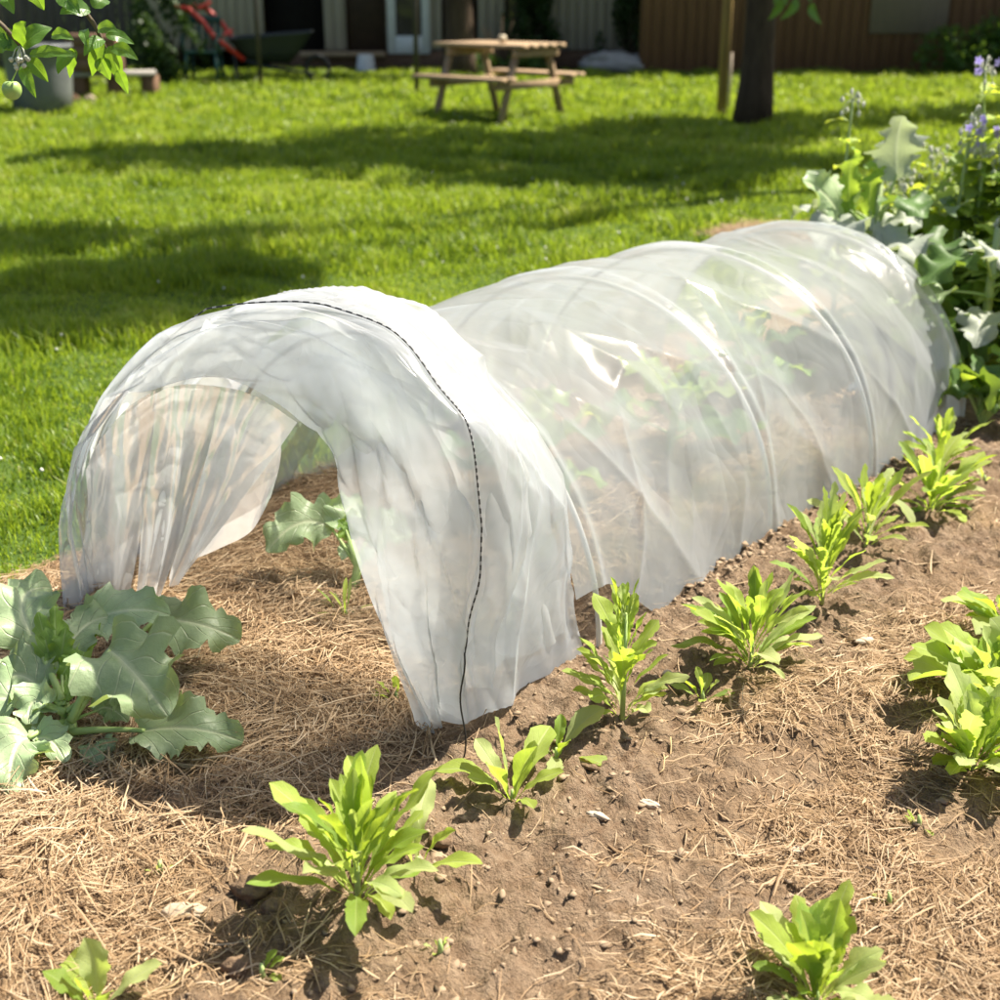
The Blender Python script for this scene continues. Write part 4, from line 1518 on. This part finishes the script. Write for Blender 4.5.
def apl(bx, by, tx, ty, w, dy=0., Y=YA, seed=0, up=(0, -1, .5)):
    b, t_ = atd(bx, by, Y), atd(tx, ty, Y + dy)
    mb = MB()
    leaf(mb, b, (b + t_) * .5 + Vector((0, -.012, .012)), t_, w, up, prof=prof_ovate, teeth=.04, nteeth=12, wave=.12, fold=.25, nu=7, nv=14, seed=seed)
    mb.build('leaf', M['apple'], ap)


for i, a in enumerate(((22, 48, 52, 28, .036), (30, 55, 74, 56, .022), (28, 60, 48, 82, .026), (22, 66, 36, 98, .022), (18, 50, -8, 30, .034), (20, 46, 26, 22, .03),
                       (12, 44, -6, 52, .035), (52, 36, 74, 40, .022))):
    apl(*a, seed=i, dy=(-1) ** i * .02)
for i, a in enumerate(((104, 44, 92, 76, .032), (112, 48, 138, 60, .026), (110, 46, 122, 84, .030), (104, 40, 84, 56, .026), (106, 36, 134, 44, .024), (98, 30, 118, 32, .026),
                       (100, 58, 110, 80, .03), (74, 52, 58, 74, .028), (76, 50, 70, 78, .026), (90, 10, 60, 14, .034), (94, 8, 110, 2, .03), (60, -5, 80, 14, .034), (118, 70, 128, 94, .022),
                       (84, 30, 88, 48, .02), (30, -12, 44, 10, .03), (4, -8, 14, 14, .03))):
    apl(*a, Y=YA + .1, seed=40 + i, dy=(-1) ** i * .03)
r2 = random.Random(4)
for i in range(26):
    p = random.Random(i).choice(bA[3:9] + bB[3:8] + bC[3:])
    az = r2.uniform(0, 6.28)
    auto_leaf(p, az, r2.uniform(-.3, .8), .07, .034, .8, 900 + i, prof=prof_ovate, teeth=.04, wave=.1, nv=10).build('leaf', M['apple'], ap)
fp = atd(12, 90, YA)
fm = MB()
vs, fs = [], []
for i in range(13):
    th = PI * i / 12
    for j in range(16):
        a = 2 * PI * j / 16
        rr = .0165 * (1 + .06 * math.cos(th)) * math.sin(th) ** .9
        vs.append(fp + Vector((rr * math.cos(a), rr * math.sin(a), .0165 * math.cos(th) * (1 - .22 * math.exp(-(th / .35) ** 2)))))
for i in range(12):
    for j in range(16):
        fs.append((i * 16 + j, (i + 1) * 16 + j, (i + 1) * 16 + (j + 1) % 16, i * 16 + (j + 1) % 16))
fm.add(vs, fs)
fm.tube([fp + Vector((0, 0, .012)), (fp + tipA) * .5 + Vector((.004, 0, 0)), tipA], .0012, 5)
fm.build('apple', M['fruit'], ap)
bd = MB()
for i in range(9):
    p = atd(10 + 9 * r2.random() * 2, 58 + 16 * r2.random(), YA - .01)
    bd.tube([tipA, (tipA + p) * .5 + Vector((0, 0, .006)), p], .0011, 4)
    bd.tube([p, p + Vector((.002, -.004, .004)), p + Vector((.003, -.007, .006))], [.002, .005, .001], 6)
bd.build('fruitlets', M['bud'], ap)


# posts and poles
def post(px, pyb, w, h, mat, label, cat, name, square=False, tilt=(0, 0)):
    b = at(px, pyb)
    mb = MB()
    tp = b + Vector((tilt[0], tilt[1], h))
    if square:
        mb.bar(b - Vector((0, 0, .05)), tp, w, w, up=(0, 1, 0), bev=w * .12)
    else:
        mb.tube([b - Vector((0, 0, .05)), (b + tp) * .5, tp], [w / 2, w / 2, w * .46], 12)
    return tag(mb.build(name, mat, loc=b), label, cat)


post(721, 118, .105, 2.4, M['stake'], 'yellowish round wooden stake beside the thick tree trunk', 'post', 'wooden_post')
post(728, 112, .03, .62, M['chip'], 'short thin pale stick between the wooden stake and the trunk', 'stick', 'stick')
post(261, 91, .055, 2.3, M['pole'], 'thin dark pole in front of the wheelbarrow', 'pole', 'clothes_pole')
post(417, 98, .06, 2.3, M['pole'], 'thin dark pole at the left end of the picnic table', 'pole', 'clothes_pole')

# house far behind
HY = at(300, 69).y
xh = lambda px, Y=HY: (px - 500) / FPX * (Y * CT + (HC - .6) * ST)
wall_m = simple('white_boards', (.46, .40, .32), (.34, .29, .23), 6, .8, .2, .3, .01, stretch=(8, 1, .4))
house = empty('garden_house', Vector((xh(400), HY, 0)), 'pale boarded garden house with dark doorways behind the lawn', 'house')
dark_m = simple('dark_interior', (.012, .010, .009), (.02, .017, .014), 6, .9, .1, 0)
brick_m = simple('plinth_brick', (.20, .12, .075), (.12, .07, .045), 12, .9, .15, .5, .02)
white_m = simple('white_paint', (.72, .72, .70), (.62, .62, .60), 12, .5, .3, .1)


def hb_(x0, x1, z0, z1, y0, y1): return MB().box(((xh(x0) + xh(x1)) / 2, HY + (y0 + y1) / 2, (z0 + z1) / 2), (abs(xh(x1) - xh(x0)), y1 - y0, z1 - z0), bev=.008)


def ib_(a, b, z0, z1, y0, y1): return MB().box(((a + b) / 2, HY + (y0 + y1) / 2, (z0 + z1) / 2), (b - a, y1 - y0, z1 - z0))


# wall runs between the openings; cladding boards
spans = [(150, 264), (324, 346), (386, 442), (478, 505), (548, 640)]
wl = MB()
for a, b in spans:
    x0, x1 = xh(a), xh(b)
    k = x0
    while k < x1 - .02:
        e = min(k + .16, x1)
        wl.box(((k + e) / 2, HY + .06 + (0.004 if int((k - x0) / .16 + .5) % 2 else 0), 1.65), (e - k - .012, .10, 2.7), bev=.006)
        k = e
x0, x1 = xh(150), xh(648)
wl.box(((x0 + x1) / 2, HY + .08, 2.85), (x1 - x0, .06, .8))
wl.box(((x0 + x1) / 2, HY + 4.0, 1.5), (x1 - x0, .1, 3.2))
wl.box((x0, HY + 2.0, 1.5), (.1, 3.9, 3.2))
wl.box((x1, HY + 2.0, 1.5), (.1, 3.9, 3.2))
wl.build('wall', wall_m, house)
hb_(268, 640, 0, .28, .0, .12).build('plinth', brick_m, house)
hb_(300, 385, .20, .28, -.18, .0).build('doorstep', M['wood'], house)
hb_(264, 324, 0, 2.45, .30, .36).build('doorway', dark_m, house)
d1 = hb_(346, 386, .28, 2.3, .08, .13).build('door', simple('brown_door', (.055, .032, .02), (.03, .018, .012), 8, .6, .3, .2), house)
wf = MB()
for (a, b, z0, z1) in ((388, 396, .24, 2.3), (422, 430, .24, 2.3), (396, 422, .24, .52), (396, 422, 2.1, 2.3)):
    x0_, x1_ = xh(a), xh(b)
    wf.box(((x0_ + x1_) / 2, HY - .03, (z0 + z1) / 2), (x1_ - x0_, .06, z1 - z0), bev=.006)
fr_ = wf.build('window', white_m, house)
gm = simple('window_glass', (.10, .085, .07), (.06, .05, .04), 3, .12, .6, 0)
hb_(396, 422, .52, 2.1, -.01, .0).build('pane', gm, fr_)
hb_(505, 548, .3, 2.2, .10, .14).build('window', gm, house)
rf = MB()
x0, x1 = xh(150) - .3, xh(640) + .3
rf.box(((x0 + x1) / 2, HY + .95, 3.75), (x1 - x0, 2.75, .10), rx=R(27))
rf.box(((x0 + x1) / 2, HY + 3.2, 3.72), (x1 - x0, 2.75, .10), rx=R(-27))
rf.build('roof', simple('roof_tile', (.22, .09, .06), (.15, .06, .04), 10, .85, .2, .4, .02), house)
# leaning pole + timber on the wall
post(577, 63, .075, 2.4, M['stake'], 'slanting timber leaning against the house wall right of the table', 'timber', 'leaning_timber', True, (-.42, .55))
post(376, 66, .05, 2.0, M['stake'], 'thin broom handle leaning beside the brown door', 'broom', 'broom_handle', False, (.16, .5))
# trunk before the house
hb0 = at(461, 72)
tree(Vector((hb0.x, hb0.y - 1.3, 0)), .24, 2.8, [(hb0.x + 1.3, hb0.y - .6, 4.6, 1.5, 1.0, .9), (hb0.x - .8, hb0.y - .7, 4.8, 1.4, 1.0, .9), (hb0.x + .2, hb0.y - .5, 5.7, 1.5, 1.1, .9)],
     'dark tree trunk in front of the house behind the picnic table', 6000, .16, 15)

# brown boarded barn on the right
BY = at(800, 74).y
xb = lambda px: (px - 500) / FPX * (BY * CT + .7 * ST)
barn = empty('wooden_barn', Vector((xb(820), BY, 0)), 'brown boarded barn wall in shade at the back right', 'barn')
barn_m = simple('brown_boards', (.22, .115, .055), (.13, .068, .035), 6, .8, .2, .4, .015, stretch=(6, 1, .35))
mb = MB()
k = xb(640) + .02
i = 0
while k < xb(1120):
    w_ = .15 + .05 * ((i * 37) % 5) / 5
    mb.box((k + w_ / 2, BY + (.006 if i % 2 else 0), 1.5), (w_ - .012, .04, 3.0), bev=.006)
    k += w_
    i += 1
mb.box(((xb(640) + xb(1120)) / 2, BY + .07, 1.5), (xb(1120) - xb(640), .05, 3.0))
mb.build('wall', barn_m, barn)
mb = MB()
xc = (xb(640) + xb(1120)) / 2
mb.box((xc, BY + .75, 3.5), (xb(1120) - xb(640) + .4, 2.6, .1), rx=R(24))
mb.box((xc, BY + 3.0, 3.5), (xb(1120) - xb(640) + .4, 2.6, .1), rx=R(-24))
mb.build('roof', bpy.data.materials['roof_tile'], barn)
mb = MB()
mb.box(((xb(868) + xb(945)) / 2, BY - .04, 1.45), (xb(945) - xb(868), .04, 1.7), bev=.006)
mb.build('door', simple('greyish_door', (.24, .19, .14), (.18, .14, .10), 8, .7, .2, .2, stretch=(5, 1, .4)), barn)


# grey board fence closing the garden at the back left
fence = empty('board_fence', Vector((-9.5, HY + .6, 0)), 'grey board fence behind the shrubs at the back left', 'fence')
fm_ = simple('grey_boards', (.13, .11, .09), (.08, .07, .06), 6, .85, .2, .3, .01, stretch=(6, 1, .4))
mb = MB()
k, i = -15.0, 0
while k < xh(150):
    mb.box((k + .075, HY + .6 + (.006 if i % 2 else 0), .95), (.14, .03, 1.9), bev=.006)
    k += .15
    i += 1
mb.build('boards', fm_, fence)
mb = MB()
for z in (.4, 1.5): mb.box(((-15 + xh(150)) / 2, HY + .65, z), (xh(150) + 15, .05, .10))
mb.build('rails', fm_, fence)


# shrubs
def shrub(px, pyb, blobs, n, size, label, seed, mat='bush', Y=None):
    b = at(px, pyb) if Y is None else gbase(px, Y)
    b.z = 0
    root = empty('shrub', b, label, 'shrub', 'shrubs along the back of the garden')
    mb = MB()
    r2 = random.Random(seed)
    for k in range(6):
        a = r2.uniform(0, 6.28)
        e = b + Vector((math.cos(a) * .3, math.sin(a) * .3, r2.uniform(.5, .9)))
        mb.tube([b, (b + e) * .5 + Vector((0, 0, .1)), e], [.02, .014, .006], 6)
    mb.build('stems', M['bark'], root)
    leaf_cloud('foliage', M[mat], root, [(b.x + q[0], b.y + q[1], q[2], *q[3:]) for q in blobs], n, size, seed)


shrub(172, 84, [(0, 0, .55, .62, .5, .6), (.05, .1, 1.15, .6, .45, .55), (-.1, .1, 1.65, .6, .4, .5)], 12000, .085, 'dark dense shrub left of the red wheelbarrow handles', 3)
shrub(60, 62, [(0, 0, .8, 1.0, .5, .8), (.7, .2, 1.2, .8, .5, .6), (-1.0, .2, 1.4, .9, .5, .9)], 5000, .12, 'loose green shrub behind the grey barrel', 4, 'crown')
shrub(628, 70, [(0, 0, .4, .55, .3, .45), (.15, .1, .9, .45, .3, .45), (.3, .1, 1.5, .5, .3, .4)], 4500, .10, 'dark shrub at the house corner behind the pale stones', 5)
shrub(525, 70, [(0, 0, .5, .6, .3, .5), (0, .1, 1.2, .5, .3, .6)], 3500, .10, 'dark shrub under the house window behind the picnic table', 6)
shrub(960, 78, [(0, 0, .35, .8, .4, .45), (.6, .1, .6, .7, .4, .5), (1.5, 0, .6, .9, .4, .6)], 5500, .10, 'green shrub in front of the brown barn at the right edge', 7, 'crown')
shrub(500, 74, [(-.3, 0, .15, .35, .2, .18), (.5, 0, .16, .5, .2, .18)], 1500, .08, 'low green shrub at the house foot seen under the table top', 8, 'crown')


# grey barrel
bb = at(44, 113)
mb = MB()
br_ = 33 / (1300 / (bb.y * CT + 1.0 * ST))
prof = [(.80, 0), (.84, .01), (.92, .25), (.97, .5), (1.0, .74), (1.05, .75), (1.05, .79), (.97, .79), (.92, .5), (.80, .12), (.0, .12)]
vs, fs = [], []
for (r_, z) in prof:
    for j in range(28):
        a = 2 * PI * j / 28
        vs.append(bb + Vector((br_ * max(r_, .01) * math.cos(a), br_ * max(r_, .01) * math.sin(a), z * .9)))
for i in range(len(prof) - 1):
    for j in range(28):
        fs.append((i * 28 + j, i * 28 + (j + 1) % 28, (i + 1) * 28 + (j + 1) % 28, (i + 1) * 28 + j))
mb.add(vs, fs)
tag(mb.build('barrel', simple('grey_zinc', (.16, .17, .17), (.10, .11, .11), 5, .5, .4, .1), loc=bb), 'grey round tub on the lawn edge at the far left', 'tub')

# low plank bench on blocks
pb = at(112, 104)
bench = empty('plank_bench', pb, 'low grey plank bench on brick blocks beside the grey tub', 'bench')
w1, w2 = at(68, 100), at(158, 98)
MB().bar(w1 + Vector((0, 0, .30)), w2 + Vector((0, 0, .30)), .36, .05).build('plank', simple('grey_plank', (.34, .32, .28), (.24, .22, .2), 6, .8, .2, .3), bench)
for k in (.16, .55, .93):
    p = w1.lerp(w2, k)
    MB().box(p + Vector((0, 0, .137)), (.16, .3, .27), bev=.012).build('block', brick_m, bench)
for i, (px, py, c_) in enumerate(((74, 106, 'stone'), (90, 107, 'stone'))):
    lump('brick', at(px, py), (.17, .11, .14), M['stone'] if i else brick_m, ('loose brick standing before the plank bench', 'pale stone block before the plank bench')[i], 'brick', seed=60 + i, sink=.1)
# crates on the bench
cb = at(92, 98)
mb = MB()
mb.box(Vector((at(100, 100).x, at(100, 100).y, .325 + .22)), (.62, .30, .42), bev=.01)
for k in range(3):
    mb.box(Vector((at(100, 100).x, at(100, 100).y - .158, .41 + .14 * k)), (.60, .014, .10), bev=.004)
tag(mb.build('crate', simple('brown_crate', (.20, .12, .07), (.13, .08, .05), 8, .8, .2, .3), loc=at(100, 100)), 'brown wooden crate on the plank bench behind the apple leaves', 'crate')

# green plastic chair
cb = at(206, 84)
ch = empty('garden_chair', cb, 'dark green plastic garden chair beside the shrub', 'chair')
cm = simple('green_plastic', (.012, .06, .045), (.01, .045, .035), 8, .4, .4, 0)
MB().box(cb + Vector((0, 0, .43)), (.46, .44, .035), bev=.012).build('seat', cm, ch)
for sx in (-.2, .2):
    for sy in (-.19, .19):
        MB().bar(cb + Vector((sx * 1.1, sy * 1.1, 0)), cb + Vector((sx, sy, .42)), .045, .045).build('leg', cm, ch)
mb = MB().box(cb + Vector((0, .25, .85)), (.46, .03, .10), rx=-.12, bev=.01)
for k in range(5):
    mb.box(cb + Vector((-.18 + .09 * k, .235, .63)), (.05, .02, .40), rx=-.12, bev=.005)
mb.build('backrest', cm, ch)
for sx in (-.24, .24):
    MB().bar(cb + Vector((sx, -.2, .64)), cb + Vector((sx, .22, .66)), .05, .03).bar(cb + Vector((sx, -.18, .44)), cb + Vector((sx, -.19, .63)), .04, .04).build('armrest', cm, ch)

# wheelbarrow: dark tub, red tubular frame with handles up to the left
wbp = at(268, 82)
wy = wbp.y
wbar = empty('wheelbarrow', wbp, 'wheelbarrow with dark tub and red tube handles before the house', 'wheelbarrow')
red = simple('red_tube', (.62, .045, .025), (.5, .035, .02), 10, .4, .4, 0)
tubm = simple('dark_tub', (.02, .028, .026), (.03, .035, .03), 8, .5, .35, .1)


def wpnt(px, py, dy=0.): return atd(px, py, wy + dy)


rim = [wpnt(228, 40, -.30), wpnt(312, 33, -.26), wpnt(312, 31, .26), wpnt(228, 37, .30)]
bot = [wpnt(250, 62, -.20), wpnt(290, 64, -.16), wpnt(290, 62, .16), wpnt(250, 60, .20)]
nb = 10
mb = MB()
vs, fs = [], []


def loop(c4, z=0, k=1.0):
    out = []
    cc = sum(c4, Vector()) / 4
    for i in range(4):
        a, b = c4[i], c4[(i + 1) % 4]
        for j in range(nb):
            q = a.lerp(b, j / nb)
            # rounded corners
            f = 1 - .10 * (abs(j / nb - .0) < .05)
            out.append(cc + (q - cc) * f * k + Vector((0, 0, z)))
    return out


loops = [loop(bot, 0, .97), loop(bot), loop([b.lerp(r, .5) for b, r in zip(bot, rim)], -.02), loop(rim), loop(rim, .015, 1.03), loop(rim, .015, .98), loop([b.lerp(r, .5) for b, r in zip(bot, rim)], 0, .95), loop(bot, .03, .93)]
for l_ in loops: vs += l_
m4 = 4 * nb
for i in range(len(loops) - 1):
    for j in range(m4):
        fs.append((i * m4 + j, i * m4 + (j + 1) % m4, (i + 1) * m4 + (j + 1) % m4, (i + 1) * m4 + j))
fs.append(tuple(range(m4 - 1, -1, -1)))
fs.append(tuple(range(7 * m4, 8 * m4)))
mb.add(vs, fs)
mb.build('tub', tubm, wbar)
for dy in (-.30, .30):
    o_ = dy * 30
    MB().tube([wpnt(184 + o_, 6, dy), wpnt(198 + o_, 9, dy), wpnt(212 + o_, 22, dy), wpnt(222 + o_, 36, dy), wpnt(244, 60, dy * .8)], .034, 9).build('handle', red, wbar)
    MB().tube([wpnt(244, 60, dy * .8), wpnt(262, 66, dy * .6), wpnt(300, 72, dy * .35), wpnt(318, 74, dy * .25)], .022, 9).build('frame_tube', tubm, wbar)
    MB().tube([wpnt(232, 48, dy * .9), wpnt(236, 66, dy * .9), at(240, 84) + Vector((0, dy * .9, 0)), at(256, 84) + Vector((0, dy * .9, 0)), wpnt(262, 66, dy * .8)], .018, 8).build('leg', tubm, wbar)
MB().tube([wpnt(198, 8, -.28), wpnt(210, 2, 0), wpnt(205, 8, .28)], .02, 8).tube([wpnt(222, 36, -.28), wpnt(232, 30, 0), wpnt(222, 34, .28)], .018, 8).build('crossbar', red, wbar)
wc = wpnt(318, 74, 0)
wc.z = .19
ring = [wc + Vector((math.cos(a) * .165, 0, math.sin(a) * .165)) for a in [2 * PI * i / 24 for i in range(25)]]
MB().tube(ring, .028, 8).build('wheel', M['black'], wbar)

# white bucket upside down by the step
p = at(366, 71)
mb = MB()
mb.tube([p, p + Vector((0, 0, .02)), p + Vector((0, 0, .24)), p + Vector((0, 0, .255)), p + Vector((0, 0, .26))], [.165, .16, .125, .115, .02], 18)
tag(mb.build('bucket', white_m, loc=p), 'white bucket turned upside down by the doorstep', 'bucket')
# pale boulders by the house corner
lump('boulder', at(614, 73), (1.15, .6, .36), simple('grey_rock', (.40, .38, .35), (.28, .26, .24), 8, .85, .2, .5, .03), 'large pale grey boulder at the house corner', 'boulder', 'pale boulders', seed=77, sink=.12)
lump('boulder', at(646, 71), (.75, .5, .32), bpy.data.materials['grey_rock'], 'smaller pale boulder behind the large one', 'boulder', 'pale boulders', seed=78, sink=.12, rz=-.3)

# ------------------------------------------------------------------ light, camera, render settings
w = bpy.data.worlds.new('World')
scene.world = w
w.use_nodes = True
nt = w.node_tree
bg = nt.nodes['Background']
sky = nt.nodes.new('ShaderNodeTexSky')
sky.sky_type = 'NISHITA'
sky.sun_disc = False
sky.sun_elevation = SUN_EL
sky.sun_rotation = SUN_AZ
sky.air_density = 1.0
sky.dust_density = 3.0
nt.links.new(sky.outputs[0], bg.inputs[0])
bg.inputs[1].default_value = .065

sl = bpy.data.lights.new('sun', 'SUN')
sl.energy = 5.0
sl.angle = R(.5)
sl.color = (1.0, .92, .79)
so = bpy.data.objects.new('sun', sl)
col.objects.link(so)
so.rotation_euler = (-SUNV).to_track_quat('-Z', 'Y').to_euler()
so.location = (6, 6, 12)

cam = bpy.data.cameras.new('camera')
cam.sensor_fit = 'HORIZONTAL'
cam.sensor_width = 36
cam.lens = 36 * FPX / 1000
cam.clip_start = .05
cam.clip_end = 900
cam.dof.use_dof = True
cam.dof.focus_distance = 2.32
cam.dof.aperture_fstop = 4.0
co = bpy.data.objects.new('camera', cam)
col.objects.link(co)
co.location = (0, 0, HC)
co.rotation_euler = (PI / 2 - TH, 0, 0)
scene.camera = co

scene.view_settings.view_transform = 'Standard'
scene.view_settings.look = 'None'
scene.view_settings.exposure = 1.36
scene.view_settings.gamma = 1
scene.render.engine = 'CYCLES'
cy = scene.cycles
cy.max_bounces = 12
cy.transparent_max_bounces = 32
cy.transmission_bounces = 8
cy.diffuse_bounces = 5
cy.caustics_reflective = False
cy.caustics_refractive = False
cy.use_denoising = True
cy.sample_clamp_indirect = 8
